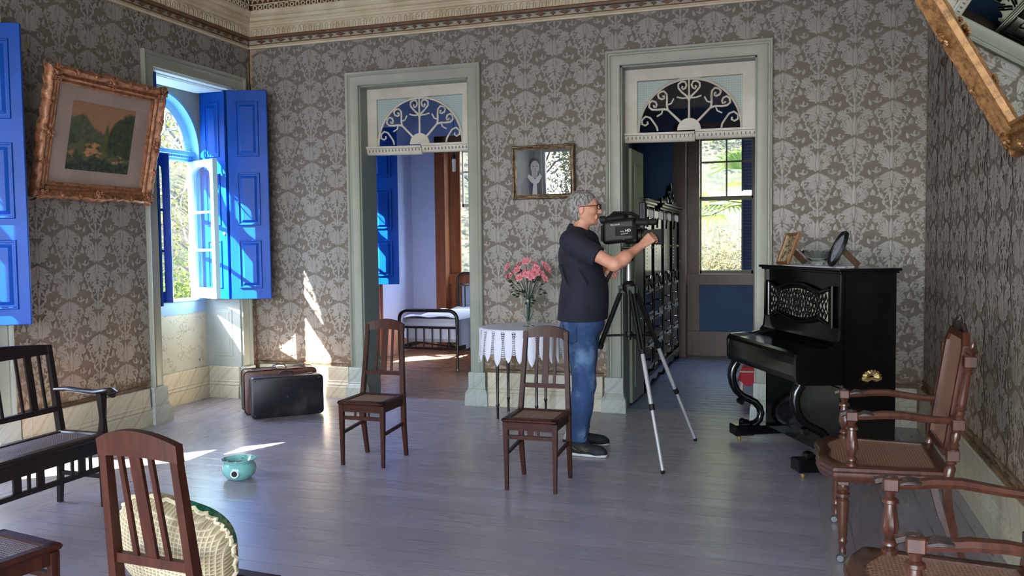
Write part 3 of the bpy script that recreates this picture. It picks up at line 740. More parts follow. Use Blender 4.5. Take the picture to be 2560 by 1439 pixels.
def casement(T,p0,p1,z0,z1,mat,rz):
    p0=Vector((*p0,0));p1=Vector((*p1,0)); L=(p1-p0).length; an=math.atan2(p1.y-p0.y,p1.x-p0.x); th=.022; f=.062
    m=MB(); m.box(0,f,-th,th,z0,z1); m.box(L-f,L,-th,th,z0,z1); m.box(f,L-f,-th,th,z0,z0+.095)
    for k in(1,2):
        zz=z0+.095+(z1-.13-z0-.095)*k/3; m.box(f,L-f,-.010,.010,zz-.011,zz+.011)
    # arched head
    N=12; w=(L-2*f)/2; cxx=L/2
    for i in range(N):
        a0=PI*i/N;a1=PI*(i+1)/N
        def pt(a): return cxx+w*math.cos(a), z1-.17+.11*(math.sin(a)**.6 if math.sin(a)>0 else 0)
        xa,za=pt(a0);xb,zb=pt(a1); vs=[]
        for y in(-th,th): vs+=[(xa,y,za),(xb,y,zb),(xb,y,z1),(xa,y,z1)]
        m.add(vs,[(0,1,2,3),(7,6,5,4),(0,4,5,1),(3,2,6,7)])
    o=m.build('casement',mat,T); o.location=p0; o.rotation_euler=(0,0,an)
    m=MB(); m.box(f-.005,L-f+.005,-.002,.002,z0+.09,z1-.06); m.build('glass',GLASS,o)
    return o
YC=-.795; ZS=2.36
def left_window(name,off,bed=False,cend=(-.02,.255),pend=(.315,.608)):
    T=empty(name,(0,off,0),kind='structure')
    wl=BRNC if bed else TRIM
    # architrave facing into the room (+x): build facing -y then turn
    m=MB(); casing(m,-.555,.555,2.945,zb=.0 if bed else .30); m.v=[(-y,YC+x,z) for x,y,z in m.v]; m.build('casing',wl,T,True)
    if not bed:
        for s in(-1,1):
            m=MB(); plinth(m,s*.617,.15); m.v=[(-y,YC+x,z) for x,y,z in m.v]; m.build('plinth_block',MARG,T)
    # reveal lining: sides panelled, boarded soffit
    m=MB(); m.box(-.40,-.002,YC-.555,YC-.543,.0,2.945); m.box(-.40,-.002,YC+.543,YC+.555,.0,2.945)
    for s in(-1,1):
        y=YC+s*.543; 
        m.cbox(-.30,-.09,y-.006,y+.006,.40,.86,.004); m.cbox(-.27,-.12,y-.010,y+.010,.43,.83,.003)
    m.build('reveal_lining',wl if bed else RECB,T)
    m=MB(); m.box(-.40,-.0,YC-.543,YC+.543,2.930,2.945)
    for k in range(2): m.cbox(-.36+k*.01,-.07-k*.02,YC-.47+k*.05,YC+.47-k*.05,2.918-k*.006,2.932,.004)
    m.build('soffit_boards',PALE,T)
    # outer masonry with arched hole
    m=MB(); arch_wall(m,-.53,-.40,YC,.53,ZS,YC-.72,YC+.72,.95,3.25); m.box(-.53,-.40,YC-.72,YC+.72,-.2,.83); m.build('outer_wall',RECB,T)
    m=MB(); m.box(-.545,-.385,YC-.543,YC+.543,.83,.96); m.cbox(-.56,-.37,YC-.543,YC+.543,.945,.965,.006); m.build('sill',M('pale_blue_sill_'+name,(.62,.74,.82),.4),T)
    m=MB(); m.box(-.398,-.388,YC-.543,YC+.543,.0,.83); m.build('apron_plaster',PLA,T)
    m=MB(); skirt(m,(-.388,YC-.54,0),(-.388,YC+.54,0),(1,0,0)); m.build('recess_skirting',MARB,T)
    m=MB(); skirt(m,(-.35,YC+.543,0),(-.01,YC+.543,0),(0,-1,0)); skirt(m,(-.35,YC-.543,0),(-.01,YC-.543,0),(0,1,0)); m.build('recess_skirting',MARB,T)
    # blue arch face and soffit
    m=MB(); ring(m,-.49,-.392,YC,.512,.532,ZS,.96); m.build('arch_lining',LBLUE,T,True)
    m=MB(); ring(m,-.518,-.49,YC,.435,.528,ZS,2.33); 
    for s in(-1,1): m.box(-.518,-.482,YC+s*.492,YC+s*.528,.96,2.36)
    m.build('window_frame',SASHB,T,True)
    m=MB(); tracery(m,.438,r0=.085,th=.0085); m.v=[(-.500+b*1.0,YC-a,ZS+.005+c) for a,b,c in m.v]; m.build('fan_tracery',TRIMW,T,True)
    m=MB(); N=24; m.add([(-.505,YC,ZS)]+[(-.505,YC+.425*math.cos(PI*i/N),ZS+.425*math.sin(PI*i/N)) for i in range(N+1)],[(0,i+1,i+2) for i in range(N)]); m.build('fan_glass',GLASS,T)
    m=MB(); m.cbox(-.525,-.44,YC-.525,YC+.525,2.325,2.372,.006); m.cbox(-.525,-.455,YC-.525,YC+.525,2.298,2.327,.006); m.cbox(-.525,-.465,YC-.525,YC+.525,2.270,2.30,.004)
    y=YC-.48
    while y<YC+.48: m.box(-.452,-.448,y,y+.012,2.304,2.320,1); y+=.034
    m.build('transom_bar',[LBLUE,M('dentil_groove_'+name,(.30,.5,.7),.6)],T)
    casement(T,(-.472,YC+.482),(cend[0],YC+cend[1]),.975,2.27,SASHB,0)
    casement(T,(-.472,YC-.482),(-.105,YC-.25),.975,2.27,SASHB if bed else BLUE,0)
    panel_leaf(T,'shutter_leaf',(-.375,YC+.530),(-.055,YC+.475),.957,2.925,BLUE)
    panel_leaf(T,'shutter_leaf',(-.035,YC+.480),(pend[0],YC+pend[1]),.957,2.925,BLUE)
    m=MB(); m.ball((0,0,0),.014,8,6); kb=m.build('knob',WHITE,T,True); kb.location=(-.09,YC+.462,1.58)
    panel_leaf(T,'shutter_leaf',(-.375,YC-.528),(-.035,YC-.510),.957,2.925,BLUE)
    panel_leaf(T,'shutter_leaf',(-.035,YC-.468),(-.375,YC-.485),.957,2.925,BLUE)
    return T
left_window('window_1',0); left_window('window_2',-2.675,cend=(-.06,.275),pend=(.24,.648)); left_window('window_3',-5.35); left_window('window_4',2.79,True)  # window_3 is out of view, added to let more daylight into the room
# ---------------------------------------------------------------- sash windows in the rear wall
def sash_window(name,x0,x1,cas,sash,shut):
    """x0..x1 is the glazed width; casing and deep reveal around"""
    cx=(x0+x1)/2; T=empty(name,(cx,3.70,0),kind='structure'); h=(x1-x0)/2
    m=MB()
    for s in(-1,1):
        m.box(s*(h+.16),s*(h+.30),-.03,0,0,2.93); m.box(s*(h+.15),s*(h+.175),-.04,.16,0,2.80); m.box(s*(h),s*(h+.155),.155,.185,0,2.80)
    m.box(-h-.30,h+.30,-.03,0,2.80,2.93); m.box(-h-.16,h+.16,.155,.185,2.76,2.80); m.box(-h-.155,h+.155,.10,.19,.905,1.04)
    m.build('casing',cas,T)
    m=MB(); m.box(-h-.155,h+.155,.175,.182,.30,.905); m.build('apron_panel',WALLD if shut else WALLB,T)
    m=MB(); m.box(-h-.155,h+.155,.12,.18,0,.31); m.build('skirting_board',BRND,T)
    m=MB(); b=.035
    for (z0,z1,y) in((1.97,2.76,.24),(1.04,2.02,.20)):
        if shut or z0>1.5:
            m.box(-h,-h+.022,y,y+.03,z0,z1); m.box(h-.022,h,y,y+.03,z0,z1); m.box(-h,h,y,y+.03,z0,z0+.045); m.box(-h,h,y,y+.03,z1-.03,z1)
    if shut: m.box(-.010,.010,.245,.265,1.99,2.75)
    else: m.box(.0,.02,.245,.265,1.99,2.75)
    m.box(-h,h,.245,.265,2.445,2.467)
    m.build('sash',sash,T)
    m=MB(); m.box(-h+.01,h-.01,.254,.257,1.99,2.75); m.build('glass',GLASS,T)
    if shut:
        m=MB(); m.box(h*.55,h*.62,.27,.30,1.04,2.76); m.box(h+.03,h+.10,.27,.30,1.04,2.76)
        z=1.06
        while z<2.72: m.prism([(.270,z),(.274,z-.004),(.300,z+.044),(.296,z+.048)],(h*.45,0,0),(h*.6,0,0),(0,1,0),(0,0,1)); z+=.040
        m.build('louvred_shutter',M('dark_blue_louvre_paint',(.09,.16,.30),.5),T)
    return T
sash_window('window_5',.66,1.31,BRNC,TRIMW,False)
sash_window('window_6',3.92,4.58,BRND,M('olive_grey_sash_paint',(.42,.44,.34),.5),True)
# side-room and bedroom skirting
q=MB(); q.box(3.16,3.61,3.675,3.70,0,.31); q.box(4.90,6.0,3.675,3.70,0,.31); S_('baseboard_side_room_back',q,BRND)
q=MB(); q.box(0,.025,2.72,3.70,0,.36); S_('baseboard_bedroom_left',q,M('pinkish_marbled_skirting',(.80,.66,.58),.5,(.70,.55,.46),5))
q=MB(); q.box(0.025,.36,3.675,3.70,0,.36); q.box(1.62,3.02,3.675,3.70,0,.36); S_('baseboard_bedroom_back',q,M('pink_marbled_skirting',(.80,.66,.58),.5,(.70,.55,.46),5))
# ================================================================== FURNITURE
def make_chair(label,cat='chair',group='slat-backed chairs with cane seats',mat=None,cane=None):
    mat=mat or DKW; cane=cane or CANE
    T=empty('dining_chair',label=label,cat=cat,group=None)
    for s in(-1,1):
        m=MB(); m.bar((s*.148,.017,0),(s*.150,.017,.405),.020,.020,.031,.031,upv=(0,1,0)); m.build('leg',mat,T)
    for s in(-1,1):
        m=MB(); m.bar((s*.150,.365,0),(s*.154,.326,.22),.022,.024,.028,.032,upv=(0,1,0)); m.bar((s*.154,.326,.22),(s*.154,.322,.44),.028,.032,.028,.034,upv=(0,1,0))
        m.bar((s*.152,.322,.44),(s*.128,.372,.905),.028,.034,.025,.024,upv=(0,1,0)); m.build('leg',mat,T)
    # seat frame with bull-nosed edge, opening for the cane
    m=MB(); x=.172
    m.cbox(-x,x,-.012,.045,.408,.432,.009); m.cbox(-x+.01,x-.01,.285,.335,.408,.432,.006)
    for s in(-1,1): m.cbox(s*(x-.048),s*x,-.012,.325,.408,.432,.009)
    for s in(-1,1): m.box(s*.140,s*.156,.02,.32,.36,.408)
    m.box(-.15,.15,.006,.022,.36,.408); m.box(-.15,.15,.314,.330,.36,.408)
    for k in range(3): m.box(-.134,.134,.002,.006,.368+k*.012,.374+k*.012)
    m.build('seat_frame',mat,T)
    m=MB(); sheet(m,-.126,.126,.044,.287,.426); m.build('cane_seat',cane,T)
    # bowed top rail
    m=MB(); N=12; prof=[]
    for i in range(N+1):
        u=-1+2*i/N; prof.append((u*.146,.905-.0+.034*(1-u*u)+.004))
    low=[(u*.166,.868+.010*(1-u*u)) for u in [1-2*i/N for i in range(N+1)]]
    k=len(prof); vs=[]
    for i in range(k):
        u=prof[i][0]/.146; bow=.018*(1-u*u)
        zt=prof[i][1]; zb=.862+.012*(1-u*u)
        y=.372+bow
        vs+=[(prof[i][0],y-.014-.003,zb),(prof[i][0],y+.009,zb),(prof[i][0],y+.014,zt),(prof[i][0],y-.011,zt)]
    fs=[]
    for i in range(k-1):
        for j in range(4): fs.append((4*i+j,4*i+(j+1)%4,4*i+4+(j+1)%4,4*i+4+j)[::-1])
    fs+=[(0,1,2,3),tuple(4*(k-1)+j for j in(3,2,1,0))]
    m.add(vs,fs); m.build('top_rail',mat,T)
    m=MB(); m.bar((-.143,.334,.575),(.143,.334,.575),.020,.026,upv=(0,0,1)); m.build('cross_rail',mat,T)
    for xx,wd in((-.060,.016),(0,.040),(.060,.016)):
        m=MB(); m.bar((xx,.336,.58),(xx*.92,.386,.878),wd,.010,upv=(0,1,0)); m.build('back_slat',mat,T)
    m=MB(); m.bar((-.14,.017,.318),(.14,.017,.318),.018,.022); m.build('stretcher',mat,T)
    for xx,wd in((-.05,.013),(0,.034),(.05,.013)):
        m=MB(); m.box(xx-wd/2,xx+wd/2,.013,.021,.328,.365); m.build('apron_slat',mat,T)
    for s in(-1,1):
        m=MB(); m.bar((s*.149,.02,.215),(s*.153,.335,.235),.015,.020); m.build('stretcher',mat,T)
    return T
GCH='slat-backed dining chairs with cane seats'
ch=make_chair('dark slat-backed chair with cane seat, standing alone in front of the bedroom doorway')
ch2=copy_tree(ch); ch3=copy_tree(ch); ch4=copy_tree(ch)
for o,loc,rz,lab in((ch,(2.352,-2.24,0),0,None),(ch2,(3.583,-2.485,0),0,'dark slat-backed chair with cane seat, in front of the lace-covered table beside the cameraman'),
   (ch3,(3.383,-4.953,0),3.08,'reddish slat-backed chair seen from behind, holding the crocheted cushion'),
   (ch4,(2.445,-4.87,0),PI-.17,'cane seat and leg of a chair cut off by the lower left edge')):
    o.location=loc; o.rotation_euler=(0,0,rz); o['group']=GCH
    if lab: o['label']=lab
ch3.scale=(.955,1.03,1.03)
for k in [k for k in bpy.data.objects if k.parent in(ch4,)]:
    if k.name.startswith('cane_seat'): k.data=k.data.copy(); k.data.materials[0]=CANED
for o in(ch2,ch3):
    for k in [k for k in bpy.data.objects if k.parent==o and not k.name.startswith('cane_seat')]:
        pass
# ---------------------------------------------------------------- settee
T=empty('settee',(1.02,-3.40,0),0,'nearly black slat-backed settee with long cane seat and curled armrest beside the left wall','settee')
L=1.95; xf=.33
def leg4(p,q,w0,w1,nm='leg'):
    m=MB(); m.bar(p,q,w0,w0,w1,w1,upv=(1,0,0)); m.build(nm,DKW2,T)
for y in(-.0,-L/2,-L): leg4((xf,y,0),(xf,y,.37),.026,.036)
for y in(0,-L): 
    m=MB(); m.bar((.01,y,0),(.035,y,.42),.024,.026,.034,.036,upv=(1,0,0)); m.bar((.035,y,.42),(-.035,y,.90),.034,.036,.028,.026,upv=(1,0,0)); m.build('leg',DKW2,T)
m=MB(); m.bar((.01,-L/2,0),(.035,-L/2,.42),.024,.026,.034,.036,upv=(1,0,0)); m.bar((.035,-L/2,.42),(-.035,-L/2,.90),.034,.03,.028,.026,upv=(1,0,0)); m.build('leg',DKW2,T)
m=MB(); m.cbox(xf-.03,xf+.035,-L-.02,.025,.392,.42,.009); m.cbox(0.02,.06,-L-.02,.025,.392,.418,.005)
for y in(.0,-L): m.cbox(.03,xf+.02,y-.025,y+.025,.392,.42,.008)
m.box(xf-.01,xf+.018,-L,.0,.315,.392); m.box(.03,.045,-L,0,.33,.392); m.box(.03,xf,-.012,.004,.33,.392); m.build('seat_frame',DKW2,T)
m=MB(); sheet(m,.06,xf-.03,-L+.025,-.025,.411); m.build('cane_seat',CANED,T)
m=MB(); N=20; vs=[]; Lh=L/2+.03
for i in range(N+1):
    u=-1+2*i/N; y=-Lh/1+ (u*.0) + (-L/2+u*(L/2+.02)) +Lh
    uu=((u+1)%1.0001)*2-1 if u<1 else 1
    zt=.905+.030*(1-uu*uu); x=-.030-.006
    vs+=[(x-.012,y,.855),(x+.016,y,.855),(x+.008,y,zt),(x-.018,y,zt)]
fs=[]
for i in range(N):
    for j in range(4): fs.append((4*i+j,4*i+(j+1)%4,4*i+4+(j+1)%4,4*i+4+j))
fs+=[(0,3,2,1),tuple(4*N+j for j in(0,1,2,3))]; m.add(vs,fs); m.build('top_rail',DKW2,T)
m=MB(); m.bar((.022,-L,.545),(.022,0,.545),.026,.030); m.build('cross_rail',DKW2,T)
for sec in range(2):
    y0=-sec*L/2; 
    ys=[-.08,-.155,-.23,-.36,-.49,-.62,-.74,-.82,-.895] 
    for i,yy in enumerate(ys):
        wd=.042 if i in(1,4,7) else .014
        m=MB(); m.bar((.02,y0+yy,.55),(-.026,y0+yy,.87),.012,wd,upv=(0,1,0)); m.build('back_slat',DKW2,T)
m=MB(); m.bar((xf,-L,.222),(xf,0,.222),.022,.026); m.build('stretcher',DKW2,T)
for sec in range(2):
    for i,yy in enumerate((-.09,-.15,-.215,-.30,-.42,-.49,-.56,-.68,-.76,-.84,-.90)):
        wd=.045 if i in(1,4,9,6) else .016
        m=MB(); m.box(xf-.006,xf+.006,-sec*L/2+yy-wd/2,-sec*L/2+yy+wd/2,.232,.318); m.build('apron_slat',DKW2,T)
for y in(0,-L):
    m=MB(); m.bar((.02,y,.175),(xf,y,.172),.018,.022); m.build('stretcher',DKW2,T)
    m=MB(); P=[(.01,y,.655),(.10,y,.660),(.22,y,.650),(.30,y,.648),(.36,y,.660),(.40,y,.664),(.425,y,.650),(.415,y,.634),(.395,y,.636)]
    m.tube(P,[.014,.017,.018,.019,.019,.020,.020,.016,.010],8,sx=.8,sy=1.5,upv=(0,0,1)); 
    m.build('armrest',DKW2,T,True)
    m=MB(); m.bar((xf+.005,y,.41),(xf+.01,y,.50),.040,.040,.026,.026,upv=(1,0,0)); m.bar((xf+.01,y,.50),(xf+.005,y,.645),.026,.026,.046,.034,upv=(1,0,0)); m.build('arm_support',DKW2,T)

# ---------------------------------------------------------------- turned armchairs with cane
def make_armchair():
    T=empty('armchair',label='reddish turned-wood armchair with tall cane back standing beside the piano',cat='armchair')
    # local: front toward -x, centre line y=0
    legp=[(.0001,.045),(.016,.045),(.017,.06),(.013,.075),(.019,.09),(.022,.10),(.016,.112),(.019,.125),(.026,.27),(.027,.285),(.019,.295),(.030,.305),(.030,.318),(.020,.325),(.028,.34),(.021,.352),(.019,.362)]
    for s in(-1,1):
        m=MB(); m.lathe(legp,(0,s*.285,0),20,flute=.14,fr=(.128,.268)); m.cbox(-.024,.024,s*.285-.024,s*.285+.024,.358,.432,.003); l=m.build('leg',MAH,T,True)
        m=MB(); m.tube([(-.006,s*.285,.05),(.0,s*.285,.036),(.010,s*.285,.03)],[.011,.010,.008],8); m.lathe([(.0,-.011),(.015,-.011),(.019,-.005),(.019,.005),(.015,.011),(0,.011)],(-.010,s*.285,.019),14,ax='y'); m.build('castor',STEEL,l,True)
    for s in(-1,1):
        m=MB(); P=[(.515,s*.195,0),(.470,s*.212,.12),(.435,s*.235,.27),(.420,s*.255,.42)]
        for i in range(3): m.bar(P[i],P[i+1],[.030,.033,.037][i],[.026,.030,.034][i],[.033,.037,.040][i],[.030,.034,.036][i],upv=(1,0,0))
        m.build('leg',MAH,T)
    # seat: serpentine moulded front
    def outline(ins,N=16):
        pts=[]
        for i in range(N+1):
            u=-1+2*i/N; pts.append((-.030-.075*(1-abs(u)**2.2)+.02*math.cos(3*PI*u/2)*(1-abs(u))+ins, u*(.318-ins)))
        pts+=[(.43-ins,.27-ins*.8),(.43-ins,-.27+ins*.8)]
        return pts
    m=MB(); lv=[(.0,.375),(-.006,.385),(-.014,.405),(-.010,.418),(-.016,.428),(-.012,.440),(.0,.446),(.045,.446),(.045,.43)]
    vs=[];n=None
    for ins,z in lv:
        o=outline(ins); n=len(o); vs+=[(x,y,z) for x,y in o]
    fs=[]
    for k in range(len(lv)-1):
        for j in range(n): fs.append((k*n+j,k*n+(j+1)%n,(k+1)*n+(j+1)%n,(k+1)*n+j)[::-1])
    fs.append(tuple(range(n))); m.add(vs,fs); m.build('seat_frame',MAH,T,True)
    m=MB(); o=outline(.043); m.add([(x,y,.441) for x,y in o],[tuple(range(len(o)))[::-1]]); m.build('cane_seat',CANER,T)
    # arms: supports and rests
    sup=[(.0001,.44),(.026,.44),(.026,.455),(.016,.462),(.024,.472),(.022,.482),(.014,.49),(.017,.50),(.027,.525),(.026,.54),(.018,.598),(.017,.605),(.026,.610),(.025,.620),(.014,.628),(.018,.645),(.022,.650),(.0001,.652)]
    for s in(-1,1):
        m=MB(); m.lathe(sup,(.035,s*.285,0),20,flute=.14,fr=(.505,.592)); m.build('arm_support',MAH,T,True)
        m=MB(); P=[(.01,.668),(.05,.670),(.10,.672),(.16,.682),(.24,.684),(.34,.672),(.42,.668),(.47,.672)]
        yy=[.285,.285,.286,.290,.292,.286,.272,.262]
        m.tube([(x,s*y,z) for (x,z),y in zip(P,yy)],[.020,.021,.020,.023,.022,.020,.019,.018],8,sx=.85,sy=1.15,upv=(0,0,1)); m.cbox(.010,.058,s*.285-.028,s*.285+.028,.650,.692,.004)
        a=m.build('armrest',MAH,T,True)
        m=MB()   # worn blackened acanthus carving behind the block
        for k in range(5): m.tube([(.062+.0*k,s*.285+(k-2)*.011,.676),(.085,s*.286+(k-2)*.012,.690-abs(k-2)*.004),(.118,s*.287+(k-2)*.010,.686-abs(k-2)*.003),(.135,s*.288+(k-2)*.004,.682)],[.006,.009,.008,.003],6)
        m.tube([(.062,s*.285,.676),(.03,s*.285,.690),(-.012,s*.285,.676)],[.006,.012,.014],6)
        m.build('carving',M('worn_black_carving',(.14,.125,.12),.5,(.25,.19,.16),60,bump=.3,bs=120) if 'worn_black_carving' not in bpy.data.materials else bpy.data.materials['worn_black_carving'],a,True)
    # back: leaning posts with turnings, cane panel, crest
    def bk(z): return .425+(z-.42)*.150
    post=[(.018,.0),(.022,.02),(.024,.04),(.015,.05),(.024,.062),(.015,.074),(.023,.095),(.025,.11),(.016,.13)]
    for s in(-1,1):
        m=MB()
        prof=[(.022,.42),(.024,.46),(.016,.475),(.023,.485),(.016,.50),(.024,.505),(.024,.545),(.016,.552),(.022,.565),(.014,.575),(.020,.60),(.015,.62),(.024,.632),(.024,.678),(.016,.688),(.021,.70),(.016,.712),(.024,.722),(.015,.732),(.020,.75),(.014,.87),(.020,.88),(.014,.89),(.023,.905),(.024,.950),(.013,.958),(.024,.968),(.026,.975),(.010,.985),(.013,.995),(.004,1.015),(.0001,1.03)]
        vs=[];fs=[];n=16
        for r,z in prof:
            for j in range(n):
                q=r*(.86 if (.755<z<.868 and j%2) else 1); vs.append((bk(z)+q*math.cos(2*PI*j/n),s*.285*(1-.0)+q*math.sin(2*PI*j/n),z))
        for i in range(len(prof)-1):
            for j in range(n): fs.append((i*n+j,i*n+(j+1)%n,(i+1)*n+(j+1)%n,(i+1)*n+j))
        m.add(vs,fs)
        for zc in(.52,.655,.928): m.cbox(bk(zc)-.025,bk(zc)+.025,s*.285-.025,s*.285+.025,zc-.024,zc+.024,.003)
        m.build('back_post',MAH,T,True)
    # back frame
    oy=[(-.215,.50),(-.215,.985),(-.165,1.040),(.165,1.040),(.215,.985),(.215,.50)]
    iy=[(-.185,.53),(-.185,.972),(-.152,1.010),(.152,1.010),(.185,.972),(.185,.53)]
    m=MB(); vs=[];n=6
    for dx in(-.014,.014):
        for y,z in oy: vs.append((bk(z)-.01+dx,y,z))
        for y,z in iy: vs.append((bk(z)-.01+dx,y,z))
    fs=[]
    for j in range(n):
        a,b=j,(j+1)%n
        fs+=[(a,b,b+6,a+6),(12+b,12+a,18+a,18+b),(b,a,12+a,12+b),(a+6,b+6,18+b,18+a)]
    m.add(vs,fs); 
    for z in(.53,.93):
        for s in(-1,1): m.bar((bk(z),s*.21,z),(bk(z),s*.27,z),.016,.022)
    m.build('back_frame',MAH,T)
    m=MB(); m.add([(bk(z)-.012,y,z) for y,z in iy],[(5,4,3,2,1,0)]); 
    m.build('cane_back',CANER2,T)
    m=MB(); cz=1.045
    for k in range(7):
        a=(k-3)*.45; m.tube([(bk(cz)-.01,math.sin(a)*.02,cz-.01),(bk(cz)-.016,math.sin(a)*.055,cz+.030*math.cos(a)+.012),(bk(cz)-.01,math.sin(a)*.075,cz+.050*math.cos(a)+.012)],[.012,.013,.005],6)
    m.ball((bk(cz)-.014,0,cz+.03),(.018,.02,.025),8,6)
    for s in(-1,1): m.tube([(bk(cz)-.01,s*.06,cz+.01),(bk(cz)-.012,s*.10,cz+.022),(bk(cz)-.01,s*.14,cz-.0),(bk(cz)-.01,s*.165,cz-.02)],[.012,.012,.010,.005],6)
    m.build('carved_crest',M('dark_carved_crest',(.16,.12,.11),.4,bump=.3,bs=90),T,True)
    return T
t=NT('tan_woven_cane_back'); g=t.co(); X=t.xyz(g); a=t.math('SINE',t.math('MULTIPLY',X[1],2*PI/.0125)); b=t.math('SINE',t.math('MULTIPLY',X[2],2*PI/.0125))
h=t.math('GREATER_THAN',t.math('MINIMUM',a,b),.1); t.val(t.b.inputs['Alpha'],t.math('SUBTRACT',1,t.math('MULTIPLY',h,.25))); CANER2=t.set(color=lin((.55,.40,.33)),rough=.45)
ac=make_armchair(); ac2=copy_tree(ac)
ac.location=(5.255,-2.845,0); ac2.location=(5.30,-4.515,0)
ac2['label']='nearest turned-wood armchair with split armrests, cut off by the right edge'
for o in(ac,ac2): o['group']='turned armchairs along the right wall'

# ---------------------------------------------------------------- suitcases
def suitcase(name,p,an,Lg,H,D,mat,matb,label,strap,lean=0):
    T=empty(name,(*p,0),an,label,'suitcase','old suitcases standing in the corner'); T.rotation_euler=(lean,0,an)
    m=MB(); 
    def rr(x0,x1,z0,z1,r,y0,y1,mi=0,N=5):
        P=[]
        for cx,cz,a0 in((x1-r,z1-r,0),(x0+r,z1-r,90),(x0+r,z0+r,180),(x1-r,z0+r,270)):
            for i in range(N+1): a=math.radians(a0+90*i/N); P.append((cx+r*math.cos(a),cz+r*math.sin(a)))
        n=len(P); lev=[(y0,.008),(y0+.006,0),(y1-.006,0),(y1,.008)]; vs=[]
        cxm,czm=(x0+x1)/2,(z0+z1)/2
        for y,ins in lev:
            for x,z in P: vs.append((x-math.copysign(ins,x-cxm),y,z-math.copysign(ins,z-czm)))
        fs=[(k*n+i,k*n+(i+1)%n,(k+1)*n+(i+1)%n,(k+1)*n+i)[::-1] for k in range(3) for i in range(n)]
        fs+=[tuple(range(n)),tuple(range(3*n,4*n))[::-1]]
        m.add(vs,[f[::-1] for f in fs],mi)
    rr(0,Lg,0.004,H,.035,0,D*.52); m.build('lid',mat,T,True)
    m=MB(); rr(0.004,Lg-.004,0.004,H-.004,.035,D*.53,D); m.build('case',matb,T,True)
    m=MB(); P=[(Lg*.5-.065,D*.5,H-.002),(Lg*.5-.05,D*.5,H+.028),(Lg*.5,D*.5,H+.036),(Lg*.5+.05,D*.5,H+.028),(Lg*.5+.065,D*.5,H-.002)]
    m.tube(P,[.005,.008,.010,.008,.005],8,sx=.7,sy=1.4,upv=(0,0,1)); m.build('handle',LEATH,T,True)
    for x in(.16,.84):
        m=MB(); m.cbox(Lg*x-.022,Lg*x+.022,D*.46,D*.60,H-.004,H+.008,.002); m.build('lock',STEEL,T)
    if not strap:
        for x,z in((.06,.07),(.94,.07),(.06,.93),(.94,.93),(.5,.5)):
            m=MB(); m.ball((Lg*x,-.001,H*z),(.007,.004,.007),8,5); m.build('stud',STEEL,T,True)
    else:
        for y in(.003,D-.003):
            m=MB(); r=.035; P=[]
            for cx,cz,a0 in((Lg-r,H-r,0),(r,H-r,90),(r,.004+r,180),(Lg-r,.004+r,270)):
                for i in range(5): a=math.radians(a0+90*i/4); P.append((cx+(r+.001)*math.cos(a),y,cz+(r+.001)*math.sin(a)))
            m.tube(P,.0045,6,closed=True); m.build('piping',LEATH,T,True)
    return T
an=math.atan2(.40,.46)
suitcase('suitcase',(.715,-1.125),an,.61,.345,.17,LEATH,LEATH,'black leather suitcase with corner studs, in front of the brown one',False)
suitcase('suitcase',(.545,-.975),an+.02,.62,.375,.19,BRL,BRL,'brown leather suitcase with dark piping, standing behind the black one',True)
# ---------------------------------------------------------------- spittoon
bw=empty('enamel_spittoon',(1.735,-2.695,0),label='turquoise enamelled spittoon bowl with painted flowers inside, on the floorboards',cat='bowl')
m=MB(); m.lathe([(.0001,.004),(.062,.0),(.075,.008),(.098,.035),(.106,.062),(.100,.088),(.090,.102),(.094,.112),(.108,.124),(.110,.128),(.105,.128),(.092,.116),(.075,.085),(.05,.06),(.0001,.052)],n=36); m.build('bowl',TURQ,bw,True)
m=MB(); 
an=math.atan2(-7.17+2.695,5.02-1.735)-.28
m.lathe([(.0001,0),(.022,0),(.026,.002),(.026,.004)],(0,0,0),16,ax='x'); m.v=[(x*math.cos(an)-y*math.sin(an)+.1045*math.cos(an),x*math.sin(an)+y*math.cos(an)+.1045*math.sin(an),z+.055) for x,y,z in m.v]; m.build('drain_rim',WHITE,bw,True)
m=MB(); m.lathe([(.0001,.0035),(.0001,.004),(.018,.0045),(.018,.0035)],(0,0,0),14,ax='x'); m.v=[(x*math.cos(an)-y*math.sin(an)+.1055*math.cos(an),x*math.sin(an)+y*math.cos(an)+.1055*math.sin(an),z+.055) for x,y,z in m.v]; m.build('drain_hole',BLKR,bw,True)
m=MB(); rr=random.Random(5)
for k in range(26):
    a=rr.random()*2*PI; r=.070+rr.random()*.022; z=.080+(r-.070)*1.75; c=((r-.004)*math.cos(a),(r-.004)*math.sin(a),z+.004)
    for j in range(5):
        b=2*PI*j/5+a; p=(c[0]+.009*math.cos(b),c[1]+.009*math.sin(b),c[2]+.003)
        m.add([c,(p[0]-.004*math.sin(b),p[1]+.004*math.cos(b),p[2]),(p[0]+.004*math.cos(b),p[1]+.004*math.sin(b),p[2]+.001),(p[0]+.004*math.sin(b),p[1]-.004*math.cos(b),p[2])],[(0,3,2,1)],k%3)
m.build('painted_flowers',[M('flower_rose',(.75,.38,.42),.4),M('flower_white',(.85,.88,.85),.4),M('flower_green',(.16,.30,.20),.4)],bw)

